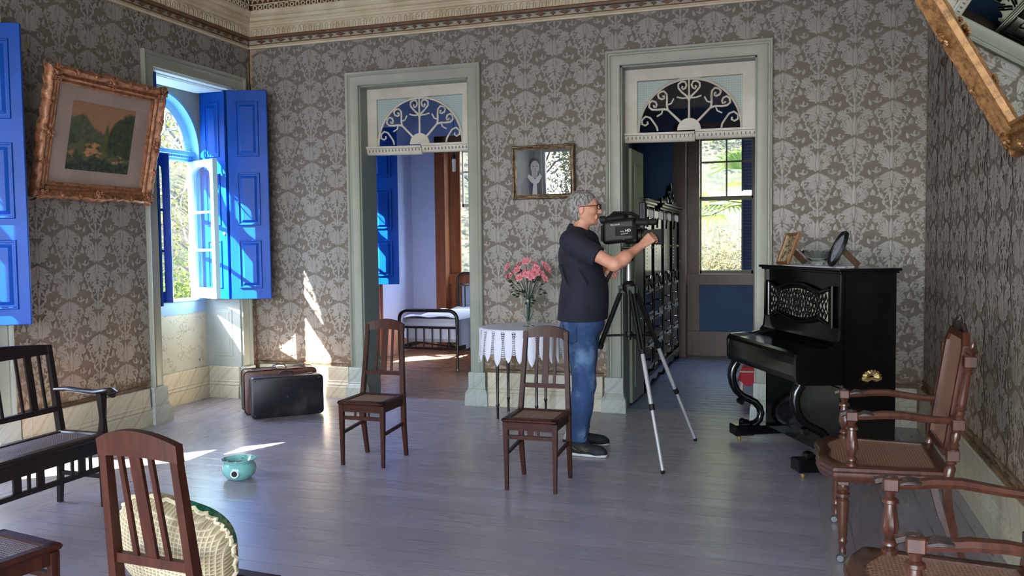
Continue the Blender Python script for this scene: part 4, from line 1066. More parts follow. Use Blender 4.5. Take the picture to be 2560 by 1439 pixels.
# ---------------------------------------------------------------- round side table, lace cloth, vase, bouquet
tc=(2.875,-.385)
T=empty('side_table',(*tc,0),label='small round side table with slim dark legs under the lace cloth',cat='table')
m=MB(); m.lathe([(.0001,.735),(.325,.735),(.34,.742),(.34,.752),(.33,.757),(.0001,.757)],n=40); m.build('table_top',DKW2,T,True)
m=MB(); m.lathe([(.20,.68),(.235,.68),(.235,.735),(.20,.735)],n=32); m.build('apron',DKW2,T,True)
for a in(48,138,228,318):
    a=math.radians(a); x,y=.235*math.cos(a),.235*math.sin(a); m=MB()
    m.lathe([(.0001,0),(.010,0),(.011,.10),(.017,.115),(.011,.13),(.013,.30),(.018,.66),(.022,.70),(.022,.74)],(x,y,0),12); m.build('leg',DKW2,T,True)
cl=empty('lace_tablecloth',(*tc,.757),label='white crocheted lace cloth with pointed hanging edge draped over the round table',cat='tablecloth')
m=MB(); m.lathe([(.0001,.003),(.30,.003),(.342,.002),(.352,-.010),(.354,-.014),(.345,-.012),(.338,-.004)],n=48); m.build('cloth_top',CROC,cl,True)
NP=24
m=MB(); mh=MB()
for k in range(NP):
    a0=2*PI*k/NP; L=.265+.02*math.sin(k*2.3)
    def sk(da,z,bulge=0):
        r=.352+.012*math.sin(5*(a0+da))*min(1,-z*8)+(-z)*.06+bulge; return (r*math.cos(a0+da),r*math.sin(a0+da),z)
    hw=PI/NP
    rows=9; vs=[]
    for i in range(rows+1):
        t_=i/rows; z=-.008-L*t_; f=.60+.16*math.sin(PI*min(1,t_*1.35)) if t_<.8 else .60*(1-(t_-.8)/.2)**.7+.02
        for u in(-1,-.5,0,.5,1): vs.append(sk(u*f*hw,z,.006*(1-u*u)))
    fs=[(i*5+j,i*5+j+1,i*5+6+j,i*5+5+j)[::-1] for i in range(rows) for j in range(4)]
    m.add(vs,fs)
    for i in range(13):   # open-work rungs between the petals
        t_=(i+.5)/13*.74; z=-.010-L*t_; f=.60+.16*math.sin(PI*min(1,t_*1.35))
        if 2-2*f<.1: continue
        mh.tube([sk(f*hw*.95,z),sk(hw,z-.006),sk(2*hw-f*hw*.95,z)],.0034,4,cap=False)
    mh.tube([sk(hw,-.008-L*.76*i/8) for i in range(9)],.002,3,cap=False)
m.build('pointed_petals',CROC,cl,True); mh.build('openwork',CROC,cl)
va=empty('glass_vase',(2.945,-.40,.761),label='clear glass vase of pink flowers on the lace-covered round table',cat='vase')
m=MB(); m.lathe([(.0001,.0),(.050,.0),(.048,.006),(.018,.014),(.012,.026),(.020,.05),(.038,.12),(.050,.18),(.053,.215),(.048,.245),(.052,.262),(.048,.262),(.044,.245),(.049,.215),(.046,.18),(.034,.12),(.014,.055),(.0001,.045)],n=28); m.build('vase_body',VG,va,True)
bq=empty('flower_bouquet',(2.945,-.40,.84),label='bunch of artificial pink flowers with dark green leaves standing in the glass vase',cat='flowers')
rr=random.Random(11); pos=[]
HEADS=[(-.185,.02,.335),(-.155,-.06,.42),(-.13,-.02,.355),(-.07,-.07,.40),(-.045,-.09,.335),(.0,-.05,.465),(.02,-.10,.36),(.055,-.11,.345),(.09,-.06,.41),(.12,-.03,.365),(.15,-.03,.44),(.175,.0,.40),(.16,-.05,.325),(.04,.05,.44),(-.10,.07,.43),(.13,.06,.40),(-.02,.0,.375),(.085,-.08,.375)]
for i,(x,y,z) in enumerate(HEADS):
    b=MB(); s=.034+rr.random()*.010; n=Vector((x*1.4,y*1.4-.07,.12)).normalized()
    u=n.orthogonal().normalized(); v=n.cross(u); c0=Vector((x,y,z))
    for ringk,(np_,rad,lift,wd) in enumerate(((5,1.0,.25,.62),(5,.62,.55,.5),(3,.3,.75,.34))):
        for j in range(np_):
            a=2*PI*(j+.5*ringk)/np_+i; d=u*math.cos(a)+v*math.sin(a); e=n.cross(d)
            P=[]
            for (t_,w_) in((0.05,.25),(.45,.9),(.8,1.0),(1.0,.45)):
                cc=c0+d*(s*rad*t_)+n*(s*lift*(t_**1.5)-(.004 if t_==1 else 0)); P.append((cc-e*(s*wd*w_*.62)-n*.003,cc+n*.002,cc+e*(s*wd*w_*.62)-n*.003))
            vs=[q for r in P for q in r]; fs=[]
            for k in range(3):
                for j2 in range(2): fs.append((3*k+j2,3*k+j2+1,3*k+4+j2,3*k+3+j2))
            b.add(vs,fs)
    b.build('blossom',PINK,bq,True)
m=MB()
for i,(x,y,z) in enumerate(HEADS):
    m.tube([(x*.04,y*.04,-.03+.0),(x*.1,y*.1,.16),(x*.5,y*.5,z*.72),(x,y,z-.01)],[.0028]*4,5)
m.build('stems',LEAFD,bq)
m=MB()
for i in range(60):
    a=rr.random()*2*PI; r=.02+rr.random()*.13; z=.16+rr.random()*.24
    if i<12: r=.012+rr.random()*.03; z=.10+rr.random()*.10
    c0=Vector((r*math.cos(a),r*math.sin(a)*.6-.01,z)); d=Vector((math.cos(a),math.sin(a),rr.uniform(-.5,.8))).normalized(); e=d.orthogonal().normalized(); L_=.03+rr.random()*.022
    m.add([c0,c0+d*L_*.5+e*L_*.28,c0+d*L_,c0+d*L_*.5-e*L_*.28],[(0,1,2,3)])
m.build('leaves',LEAFD,bq)

# ---------------------------------------------------------------- framed things
def ornate_frame(T,w,h,band,mat,seed=1,scal=.018):
    """swept rococo frame in xz plane facing -y, centred on origin"""
    rr=random.Random(seed)
    prof=[(0,.0),(.0,.020),(.10,.026),(.16,.020),(.22,.018),(.28,.030),(.36,.036),(.44,.030),(.50,.022),(.56,.026),(.66,.048),(.80,.060),(.92,.052),(1.0,.030),(1.0,.0)]
    iw,ih=w/2-band,h/2-band; m=MB()
    N=40
    def side(ax,L,other,flip):
        n=len(prof); vs=[]
        for i in range(N+1):
            u=-1+2*i/N
            for d,ht in prof:
                dd=d*band
                s_=u*(L+dd)
                w_=0
                if d>.6:
                    q=u*3.0*PI; w_=scal*(abs(math.sin(q*1.5))**.7-.55)*(d-.6)/.4
                    w_+=scal*.8*math.exp(-(u/.13)**2)*(d-.6)/.4+scal*.9*math.exp(-((abs(u)-1)/.10)**2)*(d-.6)/.4
                    ht=ht+.006*math.sin(u*40)*(d-.6)
                o=other+dd+w_
                vs.append((s_,-ht,o*flip) if ax==0 else (o*flip,-ht,s_))
        fs=[(i*n+j,i*n+j+1,(i+1)*n+j+1,(i+1)*n+j) for i in range(N) for j in range(n-1)]
        if (ax==0)==(flip>0): fs=[f[::-1] for f in fs]
        m.add(vs,fs)
    side(0,iw,ih,1); side(0,iw,ih,-1); side(1,ih,iw,1); side(1,ih,iw,-1)
    m.build('frame_moulding',mat,T,True)
    def orn(cx,cz,R_,k):
        m=MB()
        for i in range(k):
            a=2*PI*i/k+rr.random()*.5; r=R_*(.35+.5*rr.random()); x,z=cx+r*math.cos(a),cz+r*math.sin(a)
            P=[(x+.012*math.cos(a+q*1.1)*(1-q*.12),-.052-.006*math.sin(q),z+.012*math.sin(a+q*1.1)*(1-q*.12)) for q in range(5)]
            m.tube(P,[.006,.0055,.005,.0045,.005],5)
        m.ball((cx,-.056,cz),(.016,.014,.016),8,6); m.build('carved_ornament',mat,T,True)
    for sx in(-1,1):
        for sz in(-1,1): orn(sx*(w/2-band*.45),sz*(h/2-band*.45),.062,14)
    orn(0,h/2-band*.35,.055,12);orn(0,-h/2+band*.35,.055,12);orn(w/2-band*.35,0,.055,12);orn(-w/2+band*.35,0,.055,12)
    for sx in(-1,1):
        for q in(.33,.66):
            orn(sx*w/2*q*.9,h/2-band*.22,.022,4);orn(sx*w/2*q*.9,-h/2+band*.22,.022,4)
        orn(sx*(w/2-band*.22),h*.22,.022,4);orn(sx*(w/2-band*.22),-h*.22,.022,4)
t=NT('landscape_in_oils'); g=t.co(); X=t.xyz(g); n1=t.noise(g,9,6,.7); n2=t.noise(g,30,5,.7); n3=t.noise(g,5,3,.6)
u=t.math('ADD',t.math('DIVIDE',X[0],.60),.5); v=t.math('ADD',t.math('DIVIDE',X[2],.49),.5)
jit=t.math('ADD',t.math('MULTIPLY',t.math('SUBTRACT',n1,.5),.22),t.math('MULTIPLY',t.math('SUBTRACT',n2,.5),.10))
def gray(st): return t.ramp(t.math('ADD',u,t.math('MULTIPLY',t.math('SUBTRACT',n3,.5),.06)),[(p,(h,h,h,1)) for p,h in st],'B_SPLINE')
def under(h,soft=.03): return t.sm(t.math('SUBTRACT',t.math('ADD',h,jit),v),-soft,soft)
col=t.mix(n1,lin((.62,.46,.36)),lin((.48,.35,.27)))
col=t.mix(under(gray([(0,.72),(.14,.86),(.25,.78),(.38,.60),(.52,.62),(.7,.4),(1,.4)])),col,t.mix(t.sm(n2,.35,.65),lin((.22,.28,.24)),lin((.33,.34,.25))))
col=t.mix(under(gray([(0,.2),(.5,.3),(.6,.62),(.72,.80),(.85,.92),(1,.93)])),col,t.mix(t.sm(n2,.35,.65),lin((.12,.18,.15)),lin((.24,.28,.18))))
col=t.mix(under(gray([(0,.52),(.3,.48),(.5,.44),(.65,.30),(1,.22)])),col,t.mix(t.sm(n1,.42,.58),lin((.33,.33,.24)),lin((.20,.25,.18))))
wat=t.math('MULTIPLY',t.sm(t.noise(t.co((1,1,2.4)),6.5,4,.6),.50,.60),t.math('MULTIPLY',under(gray([(0,.2),(.25,.44),(.5,.40),(.85,.28),(1,.1)])),t.math('SUBTRACT',1,under(gray([(0,.16),(.3,.22),(.6,.12),(1,.16)])))))
col=t.mix(wat,col,lin((.64,.47,.34)))
col=t.mix(under(gray([(0,.10),(.2,.18),(.45,.16),(.55,.24),(.75,.10),(1,.20)])),col,t.mix(t.sm(n2,.4,.6),lin((.09,.15,.15)),lin((.22,.28,.20))))
du=t.math('DIVIDE',t.math('SUBTRACT',u,.57),.035); dv_=t.math('DIVIDE',t.math('SUBTRACT',v,.50),.23)
pop=t.math('SUBTRACT',1,t.sm(t.math('ADD',t.math('ADD',t.math('MULTIPLY',du,du),t.math('MULTIPLY',dv_,dv_)),jit),.7,1.2))
col=t.mix(pop,col,t.mix(n2,lin((.16,.24,.12)),lin((.36,.38,.20)))); PAINT=t.set(color=col,rough=.6)
T=empty('framed_landscape_painting',label='framed green and orange landscape painting leaning off the left wall',cat='painting')
w_,h_=1.12,.915
T.location=(.045+.095+.02,-2.085,1.815+.45); T.rotation_euler=(.215,0,PI/2)
ornate_frame(T,w_,h_,.115,GILT1,3)
m=MB(); m.box(-w_/2+.10,w_/2-.10,-.006,.004,-h_/2+.10,h_/2-.10); m.build('mat_board',M('mauve_grey_mat_board',(.60,.53,.50),.7,(.56,.49,.47),4),T)
pm=[M('paint_sky',(.58,.43,.33),.7,(.50,.36,.27),9),M('paint_far_hill',(.25,.28,.23),.7,(.33,.32,.24),14),M('paint_near_hill',(.17,.22,.17),.7,(.24,.27,.19),18),M('paint_meadow',(.40,.36,.25),.7,(.27,.27,.19),8,lo=.4,hi=.6),M('paint_water',(.62,.45,.33),.7,(.45,.34,.25),10),M('paint_tree',(.20,.28,.16),.7,(.30,.34,.18),30),M('paint_shadow',(.12,.16,.15),.7,(.20,.24,.20),25)]
def poly(P,mi,y): 
    m.add([(-.30+.60*a,y,-.245+.49*b) for a,b in P],[tuple(range(len(P)))],mi)
m=MB()
poly([(0,0),(1,0),(1,1),(0,1)],0,-.0080)
if 0: poly([(0,.45),(0,.74),(.08,.78),(.16,.80),(.24,.74),(.32,.64),(.42,.60),(.52,.58),(.6,.45)],1,-.0085)
if 0: poly([(.5,.3),(.56,.50),(.64,.60),(.70,.72),(.80,.80),(.92,.86),(1,.88),(1,.1),(.8,.12)],2,-.0088)
if 0: poly([(0,0),(1,0),(1,.3),(.6,.42),(.4,.48),(0,.5)],3,-.0090)
if 0: poly([(.25,.30),(.42,.40),(.5,.36),(.46,.24),(.36,.18),(.22,.22)],4,-.0093); poly([(.55,.20),(.68,.22),(.86,.14),(.84,.08),(.68,.07),(.58,.12)],4,-.0093)
if 0: poly([(0,.06),(.12,.14),(.28,.10),(.42,.16),(.5,.20),(.46,.05),(.3,.0),(0,0)],6,-.0096); poly([(.45,0),(.5,.14),(.6,.10),(.7,.03),(.85,.05),(1,.12),(1,0)],2,-.0097)
if 0: poly([(.535,.30),(.545,.55),(.555,.66),(.575,.72),(.595,.66),(.60,.50),(.59,.30)],5,-.0098)
if 0: poly([(.06,.42),(.08,.49),(.14,.50),(.18,.46),(.16,.40),(.09,.39)],6,-.0098)
for k in range(0):
    a=rr.uniform(.52,.98);b=rr.uniform(.2,.62 if a<.7 else .75); r=rr.uniform(.02,.045)
    poly([(a+r*math.cos(q)*rr.uniform(.7,1.1),b+r*1.2*math.sin(q)) for q in [PI*2*i/7 for i in range(7)]],rr.choice([2,2,6,5,1]),-.0099-.00002*k)
m.build('landscape_picture',PAINT,T)
T=empty('gilt_wall_mirror',label='carved gilt mirror tilting forward high on the right wall',cat='mirror')
w2,h2=1.25,1.15
T.rotation_euler=(.50,0,-PI/2); T.location=(5.972-math.sin(.5)*h2/2,-2.97-w2/2,1.84+math.cos(.5)*h2/2)
ornate_frame(T,w2,h2,.125,GILT2,9,.022)
MIRR=M('silvered_glass',(.90,.92,.90),.01,metal=1)
m=MB(); m.box(-w2/2+.11,w2/2-.11,-.006,.004,-h2/2+.11,h2/2-.11); m.build('mirror_glass',MIRR,T)
T=empty('framed_portrait',(2.983,-.030,2.072),label='framed portrait photograph of a woman with a white collar, glass reflecting the garden',cat='picture')
T.rotation_euler=(.050,0,0)
m=MB(); W2,H2,b=.282,.232,.040
pr=[(0,0),(.0,.022),(.2,.026),(.3,.018),(.5,.016),(.62,.03),(.8,.032),(1,.018),(1,0)]
vs=[];n=len(pr); cs=[(-1,-1),(1,-1),(1,1),(-1,1)]
for sx,sz in cs:
    for d,h in pr: vs.append((sx*(W2-b+d*b),-h,sz*(H2-b+d*b)))
fs=[(k*n+i,k*n+i+1,((k+1)%4)*n+i+1,((k+1)%4)*n+i) for k in range(4) for i in range(n-1)]
m.add(vs,fs,0)
for s in(-1,1):
    x=-W2+.012
    while x<W2-.01: m.ball((x,-.028,s*(H2-.012)),.0055,6,4); x+=.0135
    z=-H2+.012
    while z<H2-.01: m.ball((s*(W2-.012),-.028,z),.0055,6,4); z+=.0135
m.build('frame_moulding',M('dark_beaded_gilt',(.50,.40,.27),.4,(.24,.18,.12),30,metal=.2),T,True)
PCOL=[M('photo_backdrop',(.30,.36,.40),.6,(.20,.24,.28),5),M('photo_dress',(.10,.20,.32),.6,(.06,.10,.14),9),M('photo_collar',(.72,.74,.76),.6),M('photo_face',(.66,.64,.66),.6,(.54,.52,.56),8),M('photo_hair',(.07,.07,.10),.6)]
m=MB()
def pp(P,mi,y): m.add([(a,y,c) for a,c in P],[tuple(range(len(P)))],mi)
def el(cx,cz,rx,rz,n=18): return [(cx+rx*math.cos(2*PI*i/n),cz+rz*math.sin(2*PI*i/n)) for i in range(n)]
pp([(-.245,-.195),(.245,-.195),(.245,.195),(-.245,.195)],0,-.006)
cx=-.085
pp([(cx-.125,-.195),(cx-.12,-.11),(cx-.095,-.055),(cx-.03,-.02),(cx+.05,-.02),(cx+.085,-.05),(cx+.10,-.12),(cx+.10,-.195)],1,-.0062)
pp([(cx-.022,-.05),(cx-.022,.03),(cx+.03,.03),(cx+.03,-.05)],3,-.0064)
pp([(cx-.050,-.012),(cx-.062,-.04),(cx-.030,-.085),(cx+.005,-.110),(cx+.040,-.09),(cx+.068,-.04),(cx+.052,-.008),(cx+.04,-.03),(cx+.008,-.06),(cx-.03,-.03)],2,-.0066)
pp([(cx-.01,-.10),(cx+.022,-.10),(cx+.024,-.195),(cx-.022,-.195)],2,-.0067)
pp(el(cx+.002,.065,.050,.062),4,-.0068); pp(el(cx+.008,.045,.040,.056),3,-.0070)
pp(el(cx-.008,.052,.008,.004,8),1,-.0072); pp(el(cx+.028,.052,.008,.004,8),1,-.0072); pp(el(cx+.012,.012,.011,.0025,8),0,-.0072); pp(el(cx+.012,.032,.004,.010,8),0,-.0072)
m.build('photograph',PCOL,T)
m=MB(); m.add([(-.245,-.009,-.195),(.245,-.009,-.195),(.245,-.009,.195),(-.245,-.009,.195)],[(0,1,2,3)]); m.build('glass',glass_mat('old_reflective_glass',(.95,.96,.97),.5),T)
# hook, wire and nails on the right wall
m=MB(); m.tube([(6.0,-.87,2.64),(5.975,-.865,2.65),(5.97,-.845,2.62),(5.985,-.83,2.60)],.006,6); tag(m.build('picture_hook',M('rusty_iron',(.25,.16,.12),.6),None,True),'small rusty hook holding a loose wire on the right wall',"hook")
m=MB(); 
for k in range(3):
    y=-.86+k*.022; m.tube([(5.985,y+.02,2.64),(5.992,y+.0,2.66-.02*k),(5.997,y,2.5),(5.997,y+.004,2.35-.06*k)],.0018,4)
tag(m.build('hanging_wire',bpy.data.materials['rusty_iron']),'thin loose picture wire hanging from the hook on the right wall','wire')
for y,z in((-.50,1.84),(-1.39,1.832)):
    m=MB(); m.tube([(6.004,y,z),(5.965,y,z-.004)],.003,5); tag(m.build('nail',bpy.data.materials['rusty_iron']),'bare nail in the right wall, '+('farther one towards the corner' if y>-1 else 'nearer one beneath the mirror'),'nail','nails in the right wall')

# ---------------------------------------------------------------- bedroom
T=empty('iron_bed',(.715,1.75,0),label='dark tubular iron bed frame seen through the left doorway',cat='bed')
def bend(x0,x1,y,zt,r=.10,N=5):
    P=[(x0,y,0.02),(x0,y,zt-r)]+[(x0+r-r*math.cos(PI/2*i/N),y,zt-r+r*math.sin(PI/2*i/N)) for i in range(1,N+1)]
    return P+[(x1-(p[0]-x0),p[1],p[2]) for p in P[::-1]]
BW=.72
for nm,y,zt,rails in(('footboard',0,.70,(.505,.265)),('headboard',1.84,1.06,(.90,.45,.265))):
    m=MB(); P=bend(0,BW,y,zt); m.tube(P,[.013,.020]+[.021]*(len(P)-4)+[.020,.013],10)
    for z in rails: m.tube([(0,y,z),(BW,y,z)],.014,8)
    for k in range(1,7):
        if nm=='footboard' and k in(): continue
        m.tube([(BW*k/7,y,rails[-1]),(BW*k/7,y,rails[0])],.008,6)
    m.build(nm,BEDM,T,True)
for x in(0,BW):
    m=MB(); m.box(x-.012,x+.012,.0,1.84,.245,.29); m.build('side_rail',BEDM,T)
m=MB(); m.tube([(0,.6,.25),(BW*.5,.9,.17),(BW,.6,.25)],.009,6); m.tube([(0,1.3,.25),(BW*.5,.9,.17),(BW,1.3,.25)],.009,6); m.build('cross_brace',BEDM,T,True)
for x in(0,BW):
    for y in(0,1.84):
        m=MB(); m.lathe([(.0001,0),(.013,0),(.016,.01),(.016,.03),(.012,.045)],(x,y,0),10); m.build('castor',STEEL,T,True)
m=MB(); m.cbox(.735,1.415,1.80,3.54,.33,.595,.04); tag(m.build('mattress',M('pale_ticking',(.82,.80,.84),.85),None,True),'pale mattress lying on the iron bed','mattress')
m=MB(); vs=[];fs=[]; nx,ny=26,30
rr=random.Random(8)
for j in range(ny+1):
    y=1.80+1.72*j/ny
    for i in range(nx+1):
        u=i/nx; s_=u*1.20   # across: left edge -> top -> hang right
        if s_<.04: x,z=.725,.55+s_*1.2
        elif s_<.72: x,z=.735+(s_-.04),.613+.012*math.sin(y*7+s_*4)+.008*math.sin(s_*17+y*13)
        else:
            d=s_-.72; L_=.38+.05*math.sin(y*9)+.03*math.sin(y*23); d=d/.48*L_; x,z=1.428+.02*math.sin(y*16)*min(1,d*6)+.012,.605-d
        vs.append((x,y,z))
for j in range(ny):
    for i in range(nx): a=j*(nx+1)+i; fs.append((a,a+1,a+nx+2,a+nx+1))
m.add(vs,fs); tag(m.build('bedspread',WHT,None,True),'white cotton bedspread hanging over the side of the iron bed','bedspread')
T=empty('ceiling_bulb',(1.125,2.5,2.55),label='compact fluorescent bulb hanging on a cord in the bedroom',cat='light bulb')
m=MB(); m.tube([(0,0,0),(0,0,1.49)],.003,5); m.build('cord',BLKM,T)
m=MB(); m.lathe([(.0001,-.06),(.018,-.06),(.022,-.02),(.016,0),(.0001,.002)],n=12); m.build('socket',BLKM,T,True)
m=MB(); m.lathe([(.0001,-.105),(.024,-.10),(.026,-.085),(.018,-.06)],n=14)
for a in(0,PI/2,PI,3*PI/2): 
    x,y=.013*math.cos(a),.013*math.sin(a); m.tube([(x,y,-.10),(x,y,-.20),(x*.5,y*.5,-.212)],.0085,7)
m.build('bulb',WHITE,T,True)
# ---------------------------------------------------------------- side room
T=empty('wardrobe',(3.65,2.20,0),PI/2,label='tall carved black wardrobe with scrolled crest in the side room',cat='wardrobe')
# local: x along +y world (0 centre), front faces -y local = +x world
WL=1.30; D=.48
m=MB(); m.box(-WL,WL,0,D,.12,1.80); m.build('carcass',BLK,T)
for s in(-1,1):
    z0=1.80; x0,x1=(-WL-.04,-.62) if s<0 else (-.22,WL+.04)
    m=MB(); m.cbox(x0,x1,-.05,D,z0,z0+.02,.004); m.cbox(x0-.015,x1+.015,-.075,D,z0+.02,z0+.05,.008); m.cbox(x0-.03,x1+.03,-.10,D,z0+.05,z0+.07,.006); m.build('cornice',BLK,T)
m=MB(); z=1.87; cx=.42
out=[(-.62,0),(-.60,.05),(-.52,.06),(-.48,.03),(-.38,.05),(-.30,.09),(-.24,.07),(-.16,.08),(-.10,.14),(-.05,.17),(0,.22),(.05,.17),(.10,.14),(.16,.08),(.24,.07),(.30,.09),(.38,.05),(.48,.03),(.52,.06),(.60,.05),(.62,0)]
m.prism(out,(0,.03,0),(cx,-.06,z)); 
for s in(-1,1):
    m.tube([(cx+s*.05,-.075,z+.02),(cx+s*.14,-.08,z+.06),(cx+s*.22,-.08,z+.10),(cx+s*.18,-.08,z+.13),(cx+s*.13,-.08,z+.10)],[.012,.014,.012,.010,.008],6)
m.ball((cx,-.07,z+.20),(.03,.02,.05),8,6); m.build('crest',BLK,T,True)
dx=[-WL,-.70,-.02,.66,WL]
for k in range(4):
    a,b=dx[k]+.02,dx[k+1]-.02
    m=MB(); m.cbox(a,b,-.03,0,1.02,1.78,.004); m.cbox(a+.09,b-.09,-.045,-.028,1.10,1.70,.012); 
    for q in range(9): m.box(a+.20,b-.20,-.050,-.044,1.20+q*.036,1.212+q*.036)
    m.prism([(-.07,0),(-.05,.05),(0,.11),(.05,.05),(.07,0)],(0,.01,0),((a+b)/2,-.055,1.60))
    m.tube([((a+b)/2-.10,-.05,1.12),((a+b)/2,-.06,1.09),((a+b)/2+.10,-.05,1.12)],.008,6)
    dr=m.build('door',BLK,T); 
    m=MB(); m.ball((b-.04,-.045,1.40),.015,8,6); m.build('knob',GOLD,dr,True)
    for r,(z0,z1) in enumerate(((.72,.98),(.44,.69),(.18,.41))):
        m=MB(); m.cbox(a,b,-.03,0,z0,z1,.006); m.cbox(a+.05,b-.05,-.042,-.03,z0+.03,z1-.03,.008); d_=m.build('drawer',BLK,T)
        m=MB(); c=(a+b)/2; m.tube([(c-.05,-.045,(z0+z1)/2),(c-.04,-.07,(z0+z1)/2-.005),(c+.04,-.07,(z0+z1)/2-.005),(c+.05,-.045,(z0+z1)/2)],.006,6); m.build('handle',BLK,d_,True)
for k in range(5):
    m=MB(); m.cbox(dx[k]-.02,dx[k]+.02,-.06,-.0,.15,1.80,.008); m.lathe([(.0001,0),(.02,0),(.03,.03),(.025,.06),(.032,.09),(.028,.12),(.0001,.125)],(dx[k],-.035,.98),10); m.build('pilaster',BLK,T,True)
m=MB(); m.cbox(-WL-.02,WL+.02,-.07,D,.10,.15,.01)
P=[(-WL,.0)]
for k in range(24):
    u=-WL+2*WL*(k+.5)/24; P.append((u,-.045 if k%4 in(1,2) else -.02))
P.append((WL,0)); m.prism([(x,y) for x,y in P][::-1],(0,.02,0),(0,-.06,.10)); m.build('base_moulding',BLK,T)
for x in(-WL+.05,0,WL-.05):
    for y in(-.03,D-.06):
        m=MB(); m.lathe([(.0001,0),(.025,0),(.038,.03),(.03,.07),(.036,.10)],(x,y,0),12); m.build('foot',BLK,T,True)
m=MB(); m.tube([(3.945,3.64,2.74),(3.94,3.63,2.2),(3.915,3.63,1.9),(3.805,3.625,1.55),(3.715,3.625,1.38),(3.692,3.625,1.23)],.003,5); m.ball((3.692,3.625,1.21),.020,10,8)
tag(m.build('blind_cord',M('dull_cord',(.45,.40,.33),.6),None,True),'thin window cord with a round knob hanging beside the side-room window','cord')
T=empty('wooden_stool',(4.72,.80,0),label='small wooden stool half hidden behind the piano in the side room',cat='stool')
m=MB(); m.cbox(-.13,.13,-.13,.13,.27,.295,.005); m.build('seat',BRNC,T)
for sx in(-1,1):
    for sy in(-1,1):
        m=MB(); m.bar((sx*.12,sy*.12,0),(sx*.10,sy*.10,.27),.022,.022,.026,.026,upv=(0,1,0)); m.build('leg',BRNC,T)
m=MB(); vs=[];fs=[]
for j in range(9):
    for i in range(9):
        u=-1+2*i/8;v=-1+2*j/8; r=max(abs(u),abs(v)); x,y=u*.135,v*.135; z=.31+.03*math.cos(u*2)*math.cos(v*2)
        if r>.8: z=.30-.12*(r-.8)/.2-.03*math.sin(5*u+3*v)
        vs.append((4.72+x*1.08,.80+y*1.08,z))
for j in range(8):
    for i in range(8): a=j*9+i; fs.append((a,a+1,a+10,a+9))
m.add(vs,fs); m.m=[0 if (i%8<4) else 1 for i in range(64)]
tag(m.build('folded_cloth',[M('red_cloth',(.62,.10,.16),.8),M('cream_cloth',(.78,.72,.62),.8)],None,True),'red and cream cloth draped over the small stool','cloth')
